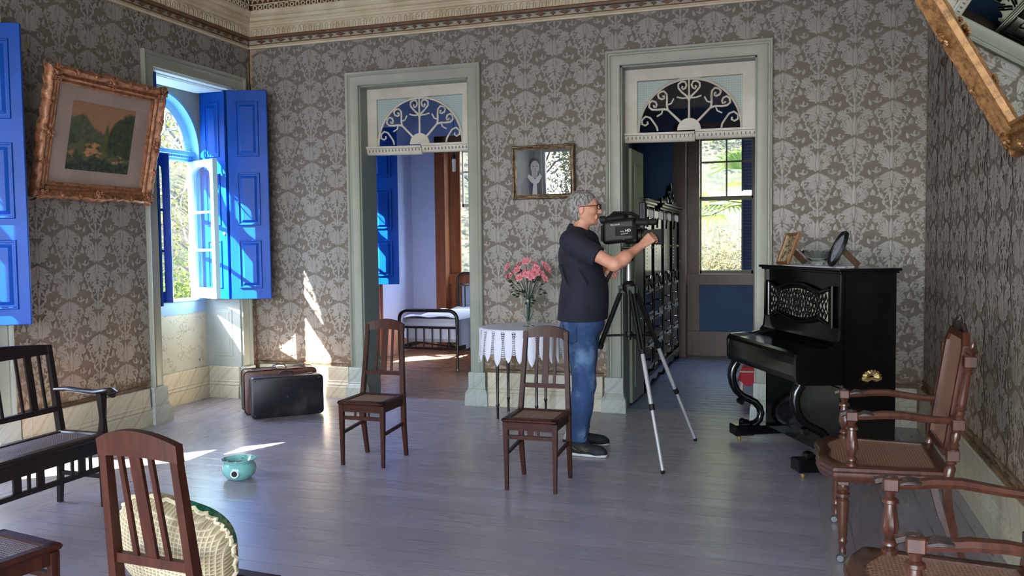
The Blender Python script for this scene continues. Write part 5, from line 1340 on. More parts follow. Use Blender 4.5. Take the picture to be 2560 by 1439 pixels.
# ================================================================== implicit-surface mesher (smooth bodies)
class SDF:
    def __init__(s,lo,hi,h): 
        s.lo=np.array(lo,float); s.h=h; s.n=np.ceil((np.array(hi)-s.lo)/h).astype(int)+1; s.a=np.full(s.n,.08,np.float32)
        s.ax=[s.lo[i]+h*np.arange(s.n[i]) for i in range(3)]
    def _sl(s,lo,hi,m=.05):
        sl=[];
        for i in range(3):
            a=max(0,int((lo[i]-m-s.lo[i])/s.h)); b=min(s.n[i],int((hi[i]+m-s.lo[i])/s.h)+2); sl.append(slice(a,max(b,a)))
        return tuple(sl)
    def _g(s,sl): return np.meshgrid(*[s.ax[i][sl[i]] for i in range(3)],indexing='ij',sparse=True)
    def _put(s,sl,d,k,sub=False):
        A=s.a[sl]
        if sub: d=-d; hh=np.clip(.5-.5*(A-d)/k,0,1); s.a[sl]=A+(d-A)*hh+k*hh*(1-hh); return
        hh=np.clip(.5+.5*(A-d)/k,0,1); s.a[sl]=A+(d-A)*hh-k*hh*(1-hh)
    def cap(s,a,b,ra,rb=None,k=.02,sq=(1,1,1),sub=False):
        rb=ra if rb is None else rb; a=np.array(a,float);b=np.array(b,float); r=max(ra,rb)*max(1,1/min(sq))
        sl=s._sl(np.minimum(a,b)-r,np.maximum(a,b)+r); X,Y_,Z=s._g(sl); ab=b-a; L=ab@ab+1e-12
        t_=np.clip(((X-a[0])*ab[0]+(Y_-a[1])*ab[1]+(Z-a[2])*ab[2])/L,0,1)
        d=np.sqrt(((X-a[0]-t_*ab[0])*sq[0])**2+((Y_-a[1]-t_*ab[1])*sq[1])**2+((Z-a[2]-t_*ab[2])*sq[2])**2)-(ra+(rb-ra)*t_)
        s._put(sl,d,k,sub); return s
    def ell(s,c,r,k=.02,rot=0,sub=False):
        c=np.array(c,float); m=max(r); sl=s._sl(c-m,c+m); X,Y_,Z=s._g(sl); X=X-c[0];Z=Z-c[2];Y_=Y_-c[1]
        if rot: X,Z=X*math.cos(rot)+Z*math.sin(rot),-X*math.sin(rot)+Z*math.cos(rot)
        q=np.sqrt((X/r[0])**2+(Y_/r[1])**2+(Z/r[2])**2); d=(q-1)*min(r)
        s._put(sl,d,k,sub); return s
    def cut(s,ax,v,keep):
        P=s.ax[ax]; sh=[1,1,1]; sh[ax]=-1; d=(v-P if keep=='>' else P-v).reshape(sh); s.a=np.maximum(s.a,d.astype(np.float32)); return s
    def mesh(s):
        a=s.a; S=a<0; n=a.shape; h=s.h
        c=[S[i:n[0]-1+i,j:n[1]-1+j,k:n[2]-1+k] for i in(0,1) for j in(0,1) for k in(0,1)]
        cnt=sum(x.astype(np.int8) for x in c); act=(cnt>0)&(cnt<8); idx=np.argwhere(act); N=len(idx)
        ids=np.full(act.shape,-1,np.int64); ids[act]=np.arange(N)
        off=[(i,j,k) for i in(0,1) for j in(0,1) for k in(0,1)]
        vals=np.stack([a[idx[:,0]+o[0],idx[:,1]+o[1],idx[:,2]+o[2]] for o in off],1)
        acc=np.zeros((N,3));w=np.zeros(N)
        for p in range(8):
            for q_ in range(p+1,8):
                if sum(abs(off[p][i]-off[q_][i]) for i in range(3))!=1: continue
                m=(vals[:,p]<0)!=(vals[:,q_]<0); t_=np.where(m,vals[:,p]/np.where(m,vals[:,p]-vals[:,q_],1),0)
                P=np.array(off[p])+t_[:,None]*(np.array(off[q_])-np.array(off[p])); acc+=P*m[:,None]; w+=m
        V=s.lo+(idx+acc/w[:,None])*h; F=[]
        for ax in range(3):
            sl0=[slice(1,-1)]*3; sl0[ax]=slice(0,n[ax]-1); sl1=[slice(1,-1)]*3; sl1[ax]=slice(1,n[ax])
            A=S[tuple(sl0)];B=S[tuple(sl1)]; e=np.argwhere(A!=B)
            inside=A[tuple(e.T)]; p=e.copy()
            for i in range(3):
                if i!=ax: p[:,i]+=1
            u,v=[(1,2),(2,0),(0,1)][ax]
            def g(du,dv): r=p.copy(); r[:,u]-=du; r[:,v]-=dv; return ids[r[:,0],r[:,1],r[:,2]]
            Q=np.stack([g(1,1),g(0,1),g(0,0),g(1,0)],1); Q[~inside]=Q[~inside][:,::-1]; F.append(Q)
        F=np.concatenate(F); F=F[(F>=0).all(1)]; return V,F
    def build(s,name,mat,parent=None,off=(0,0,0)):
        V,F=s.mesh(); V=V-np.array(off); me=bpy.data.meshes.new(name); me.vertices.add(len(V)); me.vertices.foreach_set('co',V.astype(np.float32).ravel())
        me.loops.add(F.size); me.loops.foreach_set('vertex_index',F.astype(np.int32).ravel()); me.polygons.add(len(F))
        me.polygons.foreach_set('loop_start',np.arange(0,F.size,4,dtype=np.int32)); me.polygons.foreach_set('loop_total',np.full(len(F),4,np.int32))
        me.update(calc_edges=True); me.validate(); me.polygons.foreach_set('use_smooth',[True]*len(me.polygons)); me.materials.append(mat)
        o=bpy.data.objects.new(name,me); C.objects.link(o); o.parent=parent; return o
# ---------------------------------------------------------------- the cameraman
B0=(3.66,-1.42,0)
man=empty('person',B0,label='grey-haired man in navy polo shirt and blue jeans operating the video camera',cat='person')
b=SDF((3.40,-1.82,-.01),(4.24,-1.02,1.86),.005)
hipR,hipL=(3.66,-1.50,.88),(3.65,-1.34,.88)
kR,kL=(3.685,-1.525,.49),(3.635,-1.32,.49); aR,aL=(3.645,-1.535,.09),(3.60,-1.27,.09)
for h_,k_,a_ in((hipR,kR,aR),(hipL,kL,aL)):
    b.cap(h_,k_,.078,.052,.03); b.cap(k_,a_,.050,.034,.02); b.ell((k_[0]-.02,k_[1],k_[2]-.13),(.052,.050,.10),.03)
    b.cap(a_,(a_[0]+.11,a_[1]+(.0 if a_ is aR else .03),.040),.030,.020,.01)
b.ell((3.655,-1.42,.95),(.125,.165,.13),.05); b.ell((3.67,-1.42,1.10),(.130,.155,.16),.05); b.ell((3.65,-1.42,1.33),(.125,.175,.19),.05)
sR,sL=(3.625,-1.605,1.465),(3.645,-1.235,1.465)
b.cap(sR,sL,.062,.062,.05)
b.cap((3.625,-1.42,1.50),(3.665,-1.42,1.63),.060,.053,.03)
eR,wR=(3.925,-1.655,1.308),(4.080,-1.515,1.432); eL,wL=(3.665,-1.17,1.19),(3.755,-1.235,1.275)
b.cap(sR,eR,.052,.041,.03); b.cap(eR,wR,.043,.026,.02); b.ell((3.975,-1.615,1.345),(.062,.042,.045),.03,rot=.65)
b.cap(sL,eL,.052,.038,.03); b.cap(eL,wL,.038,.026,.02)
def hand(w,dirn,palm,L=1.0,curl=1.0):
    d=Vector(dirn).normalized(); p=Vector(palm); p=(p-d*p.dot(d)).normalized(); k_=d.cross(p).normalized(); w=Vector(w)
    if k_.z>0: k_=-k_      # index finger uppermost
    for i in range(4): b.cap(w+d*.012+k_*(i-1.5)*.010,w+d*.082*L+k_*(i-1.5)*.019,.0135,.0115,.010)
    for i,(l,r) in enumerate(((.040,.0088),(.044,.0090),(.041,.0086),(.032,.0078))):
        K=w+d*.084*L+k_*(i-1.5)*.0195
        m1=K+(d*.72+p*.68*curl).normalized()*l; m2=m1+(d*.05+p*1.0+k_*.1).normalized()*l*.66; m3=m2+(p*.55-d*.8).normalized()*l*.52
        b.cap(K,m1,r*1.08,r,.005); b.cap(m1,m2,r,r*.93,.003); b.cap(m2,m3,r*.93,r*.82,.003)
    t0=w+d*.026-k_*.020+p*.006; t1=t0+d*.030-k_*.016+p*.014; t2=t1+d*.030+p*.020; b.cap(w+d*.01-k_*.008,t0,.014,.013,.01); b.cap(t0,t1,.0125,.0105,.006); b.cap(t1,t2,.0105,.0085,.003)
hand(wR,(.72,.32,.62),(.15,.95,-.15)); hand(wL,(.55,-.55,-.15),(.6,.3,-.7),.9)
# head in profile towards +x
hx,hy=3.672,-1.42
b.ell((hx-.020,hy,1.722),(.100,.077,.088),.02)
b.ell((hx+.028,hy,1.690),(.070,.064,.092),.02)
b.cap((hx+.035,hy,1.605),(hx+.068,hy,1.598),.030,.022,.022)            # jaw, chin
for s in(-1,1):
    b.cap((hx+.0,hy+s*.050,1.640),(hx+.055,hy+s*.022,1.602),.018,.018,.02)   # jaw line
    b.ell((hx+.062,hy+s*.034,1.668),(.028,.022,.022),.015)                 # cheek
    b.ell((hx-.008,hy+s*.077,1.680),(.019,.009,.032),.006); b.ell((hx-.004,hy+s*.086,1.683),(.010,.006,.020),.004,sub=True)
    b.ell((hx+.093,hy+s*.029,1.700),(.016,.016,.012),.010,sub=True)        # eye socket
    b.ell((hx+.079,hy+s*.029,1.699),(.013,.0135,.0125),.003)
b.cap((hx+.082,hy-.03,1.722),(hx+.082,hy+.03,1.722),.011,.011,.012)      # brow
b.cap((hx+.090,hy,1.708),(hx+.112,hy,1.664),.0085,.0125,.010)            # nose
for s in(-1,1): b.ell((hx+.102,hy+s*.012,1.660),(.010,.008,.007),.006)
b.cap((hx+.088,hy-.018,1.636),(hx+.088,hy+.018,1.636),.0085,.0085,.008)
b.cap((hx+.086,hy-.015,1.624),(hx+.086,hy+.015,1.624),.0085,.0085,.005)
b.cap((hx+.099,hy-.02,1.6305),(hx+.099,hy+.02,1.6305),.0030,.0030,.003,sub=True)
b.build('body',SKIN,man,B0)
h=SDF((hx-.15,hy-.12,1.60),(hx+.13,hy+.12,1.85),.004)
h.ell((hx-.023,hy,1.728),(.108,.084,.092),.01); h.ell((hx-.06,hy,1.672),(.058,.070,.062),.02)
h.cap((hx-.045,hy-.04,1.63),(hx-.045,hy+.04,1.63),.028,.028,.02)
h.ell((hx+.13,hy,1.655),(.115,.16,.085),.012,sub=True); h.ell((hx+.015,hy-.08,1.665),(.040,.05,.045),.008,sub=True); h.ell((hx+.015,hy+.08,1.665),(.040,.05,.045),.008,sub=True)
h.ell((hx+.115,hy,1.72),(.045,.2,.05),.01,sub=True)
rr=random.Random(4)
for i in range(40):
    a=rr.uniform(-1.2,1.2); e=rr.uniform(.0,1.5); c_=(hx-.023+.104*math.cos(e+.6)*(1 if rr.random()<.4 else -1)*.9, hy+.082*math.sin(a)*.95, 1.728+.086*math.sin(e)); 
    h.cap(c_,(c_[0]-.014,c_[1],c_[2]-.004),.004,.003,.006)
h.build('hair',HAIR,man,B0)
s=SDF((3.40,-1.82,.85),(4.02,-1.02,1.62),.006)
s.ell((3.655,-1.42,.98),(.168,.205,.17),.06); s.ell((3.665,-1.42,1.12),(.166,.200,.20),.06); s.ell((3.640,-1.42,1.36),(.152,.205,.19),.05)
s.cap((3.65,-1.50,.88),(3.65,-1.34,.88),.150,.150,.06,sq=(1,.8,1))
s.cap(sR,sL,.076,.076,.05); s.cap((3.63,-1.50,1.50),(3.63,-1.34,1.50),.058,.058,.04)
eu=Vector(sR).lerp(Vector(eR),.60); s.cap(sR,eu,.078,.066,.03); s.cap(Vector(sR).lerp(Vector(eR),.3)+Vector((0,0,-.03)),eu+Vector((-.01,0,-.022)),.058,.052,.03)
el_=Vector(sL).lerp(Vector(eL),.65); s.cap(sL,el_,.074,.062,.03)
for q_,(a_,c_,e_) in enumerate(((3.54,1.30,3.60),(3.57,1.18,3.70),(3.60,1.36,3.72))):
    s.cap((a_,-1.60+.01*q_,c_),(e_,-1.612,c_-.18),.012,.007,.03)
s.cap((3.622,-1.42,1.50),(3.668,-1.42,1.62),.066,.062,.004,sub=True)
s.cut(2,.925,'>')
dv=(Vector(eR)-Vector(sR)).normalized()
X,Y_,Z=s._g((slice(None),)*3); pl_=((X-eu.x)*dv.x+(Y_-eu.y)*dv.y+(Z-eu.z)*dv.z)-.012
qx,qy,qz=X-eu.x,Y_-eu.y,Z-eu.z; ax_=qx*dv.x+qy*dv.y+qz*dv.z; msk=((qx*qx+qy*qy+qz*qz-ax_*ax_)<.0125)&(ax_>0); s.a=np.where(msk,np.maximum(s.a,pl_),s.a).astype(np.float32)
s.build('polo_shirt',NAVY,man,B0)
c=SDF((3.5,-1.55,1.44),(3.80,-1.30,1.64),.004)
c.cap((3.610,-1.42,1.515),(3.632,-1.42,1.575),.079,.068,.01); c.cap((3.60,-1.42,1.48),(3.668,-1.42,1.66),.070,.060,.003,sub=True)
X,Y_,Z=c._g((slice(None),)*3); c.a=np.maximum(np.maximum(c.a,(Z-(1.590-.42*(X-3.57)))),(1.538-.42*(X-3.57))-Z).astype(np.float32)
c.build('collar',NAVY,man,B0)
j=SDF((3.40,-1.70,.05),(3.95,-1.15,1.0),.006)
j.ell((3.655,-1.42,.90),(.148,.188,.13),.05); j.ell((3.60,-1.47,.84),(.095,.09,.09),.05); j.ell((3.60,-1.37,.84),(.095,.09,.09),.05)
for h_,k_,a_ in((hipR,kR,aR),(hipL,kL,aL)):
    j.cap((h_[0],h_[1],.84),(k_[0],k_[1],k_[2]),.107,.078,.03); j.cap(k_,(a_[0],a_[1],.115),.078,.058,.03); j.ell((k_[0]-.02,k_[1],k_[2]-.14),(.075,.07,.12),.03)
    for i in range(6): 
        z=.13+.022*i; j.cap((a_[0]-.05,a_[1]-.045,z),(a_[0]+.055,a_[1]-.035,z+.012),.007,.006,.012)
    for i in range(4):
        z=k_[2]-.06+.035*i; j.cap((k_[0]-.07,k_[1]-.045,z),(k_[0]+.03,k_[1]-.07,z+.018),.006,.004,.012)
    j.cap((h_[0]+.10,h_[1]-.04,.80),(h_[0]-.02,h_[1]-.08,.76),.008,.005,.015)
j.cut(2,.96,'<'); j.cut(2,.092,'>')
jo=j.build('jeans',DENIM,man,B0)
for k,(x_,y_) in enumerate(((aR[0],aR[1]),(aL[0],aL[1]))):
    m=MB(); m.lathe([(.036,.0),(.044,.02),(.043,.075),(.034,.078)],(x_-B0[0]-.006,y_-B0[1],.055),16); m.build('sock',BLKR,man,True)
m=MB(); bx,by,bz=B0
for pts in([(3.56,-1.607,.90),(3.575,-1.612,.84),(3.585,-1.612,.79),(3.62,-1.618,.775),(3.655,-1.618,.79),(3.655,-1.612,.90)],):
    m.tube([(x-bx,y-by,z) for x,y,z in pts],.0025,4)
m.build('pocket_seam',M('dark_denim_seam',(.10,.17,.30),.8),jo)
for nm,(x,y),a in(('R',(3.625,-1.545),-.10),('L',(3.575,-1.275),.22)):
    sh=SDF((3.45,-1.75,-.004),(4.0,-1.05,.16),.004); ca,sa=math.cos(a),math.sin(a)
    def P(u,v,z): return (x+u*ca-v*sa,y+u*sa+v*ca,z)
    sh.cap(P(.0,0,.045),P(.04,0,.05),.040,.044,.02); sh.cap(P(.04,0,.05),P(.17,0,.035),.046,.040,.03); sh.cap(P(.15,-.008,.03),P(.20,-.005,.03),.040,.028,.02); sh.cap(P(.0,0,.07),P(.01,0,.095),.036,.036,.02)
    sh.cut(2,.016,'>'); so=sh.build('trainer',M('charcoal_mesh_shoe',(.10,.12,.15),.7,(.07,.08,.10),30) if nm=='R' else bpy.data.materials['charcoal_mesh_shoe'],man,B0)
    so2=SDF((3.45,-1.75,-.004),(4.0,-1.05,.05),.004)
    so2.cap(P(-.005,0,.02),P(.10,0,.02),.044,.044,.02); so2.cap(P(.10,0,.02),P(.195,-.005,.022),.046,.034,.02); so2.cut(2,.001,'>'); so2.cut(2,.020,'<'); so2.build('sole',M('white_rubber_sole',(.80,.80,.78),.5) if nm=='R' else bpy.data.materials['white_rubber_sole'],so,(0,0,0)).location=(-bx,-by,0)
    if nm=='R':
        m=MB(); yy=-.049
        for pts in([(.045,.050),(.065,.058),(.085,.050),(.105,.062)],[(.07,.042),(.09,.038),(.105,.048)],[(-.02,.07),(.01,.05),(.05,.036)]):
            m.tube([tuple(np.array(P(u,yy-.0,z))-np.array(B0)) for u,z in pts],.0028,4)
        m.build('side_emblem',GOLD,so)
    m=MB()
    for k in range(4): m.tube([tuple(np.array(P(.055+.018*k,-.022,.094-.008*k))-np.array(B0)),tuple(np.array(P(.058+.018*k,.0,.100-.008*k))-np.array(B0)),tuple(np.array(P(.055+.018*k,.022,.094-.008*k))-np.array(B0))],.003,4)
    m.tube([tuple(np.array(P(.05,0,.10))-np.array(B0)),tuple(np.array(P(.075,-.02,.125))-np.array(B0)),tuple(np.array(P(.09,-.03,.145))-np.array(B0))],.0022,4)
    m.build('laces',BLKR,so)
m=MB(); X0=hx-bx; Y0=hy-by
for s_ in(-1,1):
    P_=[(X0+.112+0*.0,Y0+s_*.032+.022*math.cos(a),1.699+.018*math.sin(a)) for a in [2*PI*i/12 for i in range(12)]]
    P_=[(x-.012*abs((y-Y0)/.054)**2,y,z) for x,y,z in P_]; m.tube(P_,.0028,5,closed=True)
    m.tube([(X0+.100,Y0+s_*.056,1.706),(X0+.05,Y0+s_*.076,1.704),(X0-.012,Y0+s_*.082,1.702),(X0-.022,Y0+s_*.080,1.688)],.0026,5)
m.tube([(X0+.112,Y0-.010,1.704),(X0+.114,Y0+.010,1.704)],.0026,5)
m.build('glasses',BLKM,man,True)
m=MB(); d=(Vector(wL)-Vector(eL)).normalized(); c0=Vector(wL)-d*.018-Vector(B0)
m.tube([c0-d*.009,c0+d*.009],.031,14); m.build('wristwatch',BLKR,man,True)

# ---------------------------------------------------------------- tripod and camera
TP=Vector((3.965,-1.36,0)); tri=empty('tripod',TP,label='black and silver camera tripod with pan handle carrying the video camera',cat='tripod')
feet=[(4.271,-1.885,0),(4.371,-.942,0),(3.46,-1.22,0)]
for i,f in enumerate(feet):
    f=Vector(f)-TP; d=Vector((f.x,f.y,0)).normalized(); top=Vector((d.x*.05,d.y*.05,1.135)); foot=Vector((f.x,f.y,.02))
    m=MB(); up=top.lerp(foot,.38); pr=d.cross(Vector((0,0,1)))
    for s_ in(-1,1): m.tube([top+pr*s_*.012,up+pr*s_*.012],.0125,8)
    m.tube([up-(foot-top).normalized()*.03,up],.024,8); m.bar(top+Vector((0,0,.02)),top-Vector((0,0,.03)),.05,.04)
    l=m.build('leg',BLKM,tri,True)
    m=MB(); mid=top.lerp(foot,.67); m.tube([up,mid],.0145,10); m.tube([mid,foot],.0115,10); m.build('lower_tube',SILV,l,True)
    m=MB(); m.tube([mid-(foot-top).normalized()*.02,mid+(foot-top).normalized()*.02],.019,8); m.tube([foot,foot+Vector((0,0,-.015))],[.014,.012],8); m.ball(foot+Vector((0,0,-.004)),.015,8,6); m.build('clamp_and_foot',BLKM,l,True)
    m=MB(); a=top.lerp(foot,.30); m.bar((0,0,.815),(a.x,a.y,a.z),.010,.016); m.build('spreader_arm',BLKM,tri)
m=MB(); m.lathe([(.016,.78),(.016,1.10),(.030,1.11),(.044,1.125),(.046,1.165),(.030,1.18),(.024,1.19)],n=16); m.lathe([(.022,.80),(.026,.81),(.026,.83),(.022,.84)],n=12); m.build('centre_column',BLKM,tri,True)
m=MB(); m.lathe([(.0155,1.18),(.0155,1.34)],n=16); m.build('column_tube',SILV,tri,True)
m=MB(); m.lathe([(.03,1.325),(.034,1.335),(.034,1.365),(.024,1.375),(.024,1.395)],n=16); m.cbox(-.045,.045,-.032,.032,1.39,1.413,.005); m.cbox(-.05,.05,-.03,.03,1.412,1.424,.003); m.lathe([(.0001,-.05),(.018,-.05),(.018,.05),(.0001,.05)],(0,0,1.375),12,ax='y'); m.build('pan_head',BLKM,tri,True)
m=MB(); m.tube([(-.02,.0,1.375),(-.11,.02,1.28),(-.155,.03,1.20),(-.19,.04,1.12)],[.008,.009,.014,.013],8); m.ball((-.192,.04,1.115),.015,8,6); m.build('pan_handle',BLKR,tri,True)
CM=empty('video_camera',(3.965,-1.365,1.424),label='black shoulder-size video camera mounted on the tripod',cat='video camera')
s=SDF((-.20,-.10,-.01),(.26,.10,.34),.004)
X,Y_,Z=s._g((slice(None),)*3)
def rbox(c,hx_,hy_,hz_,r): 
    q0=np.maximum(np.abs(X-c[0])-hx_+r,0);q1=np.maximum(np.abs(Y_-c[1])-hy_+r,0);q2=np.maximum(np.abs(Z-c[2]-(X-c[0])*.10)-hz_+r,0); d=np.sqrt(q0*q0+q1*q1+q2*q2)-r; s._put((slice(None),)*3,d.astype(np.float32),.012)
rbox((-.055,0,.108),.115,.078,.082,.03); rbox((-.08,0,.16),.075,.06,.058,.025); rbox((.03,0,.09),.045,.066,.07,.02); s.cut(2,.001,'>')
s.build('camera_body',BLKM,CM)
m=MB(); m.lathe([(.0001,.04),(.052,.04),(.054,.07),(.048,.075),(.050,.095),(.046,.10),(.050,.125),(.046,.13),(.0001,.13)],(0,0,.075),24,ax='x'); m.build('lens_barrel',BLKM,CM,True)
m=MB(); vs=[]
for x,hy_,hz in((.115,.050,.046),(.165,.060,.050),(.235,.068,.054)): 
    vs+=[(x,-hy_,.065-hz),(x,hy_,.065-hz),(x,hy_,.065+hz),(x,-hy_,.065+hz)]
m.add(vs,[(k*4+i,k*4+(i+1)%4,k*4+4+(i+1)%4,k*4+4+i) for k in range(2) for i in range(4)]+[(3,2,1,0)]); m.add([(.20,-.055,.018),(.20,.055,.018),(.20,.055,.112),(.20,-.055,.112)],[(0,1,2,3)]); m.build('lens_hood',BLKR,CM)
m=MB(); m.tube([(-.13,0,.205),(-.10,0,.232),(.02,0,.228),(.07,0,.200),(.09,0,.16)],[.012,.013,.013,.014,.014],8,sy=1.6,upv=(0,0,1)); m.build('carry_handle',BLKR,CM,True)
m=MB(); m.lathe([(.0001,.06),(.020,.06),(.022,.065),(.022,.19),(.018,.20),(.0001,.203)],(0,-.045,.165),14,ax='x'); m.build('microphone',BLKR,CM,True)
m=MB(); m.cbox(.082,.128,-.050,.012,.185,.300,.006); m.cbox(.10,.105,-.056,-.050,.20,.29,.001); m.build('flip_screen',BLKM,CM)
m=MB(); m.tube([(-.13,-.035,.17),(-.165,-.03,.19),(-.185,-.025,.185)],[.020,.024,.028],10); m.build('eyepiece',BLKR,CM,True)
m=MB(); m.cbox(-.185,-.145,-.045,.045,.04,.15,.008); m.build('battery',BLKR,CM)
m=MB(); m.tube([(.11,-.04,.18),(.15,-.075,.165),(.12,-.085,.13),(.07,-.08,.12)],.0035,6); m.build('cable',BLKR,CM,True)
m=MB(); m.cbox(-.075,.045,-.0815,-.070,.075,.137,.002); m.build('name_plate',M('dark_slate_plate',(.05,.055,.065),.6,spec=.2),CM)
m=MB(); m.ball((-.02,-.078,.050),.0025,8,6); t=NT('red_tally'); t.set(color=(1,.02,.02,1)); t.b.inputs['Emission Color'].default_value=(1,.05,.03,1); t.b.inputs['Emission Strength'].default_value=.4; m.build('tally_light',t.m,CM,True)
LETM=M('white_lettering',(.80,.80,.80),.5)
def text(parent,s_,size,loc,rot,mat,ext=.0005,bold=0):
    cu=bpy.data.curves.new('lettering','FONT'); cu.body=s_; cu.size=size; cu.extrude=ext; cu.offset=bold
    o=bpy.data.objects.new('tmp',cu); C.objects.link(o); bpy.context.view_layer.update()
    me=bpy.data.meshes.new_from_object(o.evaluated_get(bpy.context.evaluated_depsgraph_get())); me.materials.clear(); me.materials.append(mat); me.name='lettering'
    bpy.data.objects.remove(o); q=bpy.data.objects.new('lettering',me); C.objects.link(q); q.parent=parent; q.location=loc; q.rotation_euler=rot; return q
rx=(PI/2,math.radians(-7),0)
text(CM,'Panasonic',.016,(-.105,-.0835,.142),rx,LETM)
text(CM,'FULL',.014,(-.040,-.0835,.098),rx,LETM); text(CM,'HD',.026,(-.006,-.0835,.100),rx,LETM,bold=.0006); text(CM,'AVCCAM',.012,(-.036,-.0835,.082),rx,LETM)

# ---------------------------------------------------------------- upright piano
PT=(4.844,-.662); PA=-1.133
pn=empty('upright_piano',(*PT,0),PA,'black lacquered upright piano with pierced front panel and scroll legs near the right corner','piano')
PW=1.125; PD=.354
m=MB(); m.cbox(0,PW,.012,PD,.09,1.25,.003); m.cbox(.03,PW-.03,.004,.02,.16,.55,.004); m.build('case',BLK,pn)
for x0 in(0,PW-.028):
    P=[(0.005,1.25),(0.0,1.25),(-.004,.90),(-.012,.84),(-.04,.805),(-.10,.79),(-.22,.785),(-.262,.78),(-.282,.765),(-.29,.74),(-.288,.62),(-.278,.590),(-.25,.575),(.02,.57),(.02,1.25)]
    m=MB(); m.prism([(a,b_) for a,b_ in P],(.028,0,0),(x0,0,0),(0,1,0),(0,0,1)); m.build('cheek',BLK,pn)
m=MB(); P=[(.012,.82),(-.02,.800),(-.05,.778),(-.24,.768),(-.268,.758),(-.284,.742),(-.288,.70),(-.286,.63),(-.276,.612),(-.270,.59),(.012,.585)]
m.prism(P,(PW-.056,0,0),(.028,0,0),(0,1,0),(0,0,1)); m.build('fallboard',BLK,pn)
m=MB(); m.cbox(.028,PW-.028,-.03,-.022,.772,.780,.002); m.lathe([(.0001,0),(.008,0),(.010,-.006),(.006,-.012),(.0001,-.013)],(.04,-.268,.59),8); m.lathe([(.0001,0),(.008,0),(.010,-.006),(.006,-.012),(.0001,-.013)],(PW-.04,-.268,.59),8); m.build('key_slip_trim',BLK,pn)
m=MB(); m.cbox(-.03,PW+.03,-.035,PD+.02,1.262,1.280,.006); m.cbox(-.015,PW+.015,-.018,PD+.01,1.248,1.264,.004); m.build('lid',BLK,pn)
# pierced cartouche
def hh(u): return .098+.030*math.cos(u*PI*.95)+.055*max(0,abs(u)-.66)/.34*1.1 
cxp,czp,hw=.545,1.038,.465
N=40; top=[(-1+2*i/N) for i in range(N+1)]
m=MB(); out=[(cxp+u*hw,.002,czp+hh(u)) for u in top]+[(cxp+u*hw,.002,czp-hh(u)) for u in top[::-1]]
m.tube([(x,-.004,z) for x,y,z in out],.011,8,closed=True); inn=[(cxp+(x-cxp)*.945,-.001,czp+(z-czp)*.86) for x,y,z in out]; m.tube(inn,.006,6,closed=True); fp=m.build('fret_frame',BLK,pn,True)
m=MB(); vs=[];fs=[]
for i,u in enumerate(top): vs+= [(cxp+u*hw*.90,.0025-.006,czp-hh(u)*.74),(cxp+u*hw*.90,.0025-.006,czp+hh(u)*.74)]
for i in range(N): fs.append((2*i,2*i+2,2*i+3,2*i+1))
m.add(vs,fs); m.build('pale_backing_cloth',M('pale_silk',(.62,.60,.55),.8),pn)
m=MB(); yF=-.007
def ringp(cx,cz,r,t_=.0042,n=18,sx=1): m.tube([(cx+r*sx*math.cos(2*PI*i/n),yF,cz+r*math.sin(2*PI*i/n)) for i in range(n)],t_,4,closed=True)
for cx_ in(-.20,0,.20):
    ringp(cxp+cx_,czp,.030); ringp(cxp+cx_,czp,.085,.005); ringp(cxp+cx_,czp,.058,.004)
    for k in range(8):
        a=2*PI*k/8+.2; m.tube([(cxp+cx_+.012*math.cos(a),yF,czp+.012*math.sin(a)),(cxp+cx_+.05*math.cos(a),yF,czp+.05*math.sin(a))],[.003,.006],4)
        ringp(cxp+cx_+.071*math.cos(a),czp+.071*math.sin(a),.013,.0038,8)
for s_ in(-1,1):
    for dz in(-.052,0,.052): ringp(cxp+s_*.325,czp+dz,.026,.005,12); ringp(cxp+s_*.375,czp+dz*1.15,.024,.005,12)
    for q in(.10,.30): ringp(cxp+s_*q,czp+.075,.022,.005,10); ringp(cxp+s_*q,czp-.075,.022,.005,10)
for k in range(-9,10):
    x=cxp+k*.044; H_=hh(k*.044/hw)*.72; m.tube([(x,yF,czp-H_),(x+.022,yF,czp-H_*.5),(x,yF,czp),(x-.022,yF,czp+H_*.5),(x,yF,czp+H_)],.0048,4); m.tube([(x,yF,czp-H_),(x-.022,yF,czp-H_*.5),(x,yF,czp),(x+.022,yF,czp+H_*.5),(x,yF,czp+H_)],.0048,4)
m.build('pierced_fretwork',BLK,pn)
for a_ in(.012,PW-.02):
    m=MB(); m.box(a_,a_+.007,-.003,.003,.86,1.24); m.build('panel_bead',BLK,pn)
for xo in(.055,PW-.055):
    m=MB()
    P=[(-.235,.575),(-.262,.53),(-.272,.48),(-.262,.42),(-.235,.365),(-.195,.325),(-.145,.30),(-.095,.275),(-.060,.235),(-.048,.190),(-.060,.145),(-.095,.115),(-.14,.105)]
    R_=[.034,.034,.032,.030,.028,.027,.027,.027,.026,.026,.026,.028,.03]
    m.tube([(xo,a,z) for a,z in P],R_,10,sx=1,sy=1,upv=(1,0,0))
    m.lathe([(.0001,-.032),(.030,-.032),(.034,0),(.030,.032),(.0001,.032)],(xo,-.175,.128),14,ax='x')
    m.lathe([(.0001,-.026),(.022,-.026),(.022,.026),(.0001,.026)],(xo,-.205,.285),12,ax='x')
    m.build('scroll_leg',BLK,pn,True)
    m=MB(); m.cbox(xo-.055,xo+.055,-.25,.30,.045,.110,.006); m.cbox(xo-.062,xo+.062,-.268,-.12,.040,.118,.008); m.build('toe_block',BLK,pn)
    m=MB(); m.lathe([(.0001,.0),(.012,.0),(.016,.012),(.016,.022),(.010,.028),(.014,.046),(.0001,.048)],(xo,-.215,0),12); m.build('castor',GOLD,pn,True)
    m=MB(); m.lathe([(.0001,.0),(.012,.0),(.016,.012),(.016,.022),(.010,.028),(.014,.052),(.0001,.054)],(xo,.26,0),12); m.build('castor',GOLD,pn,True)
m=MB(); rr=random.Random(2)
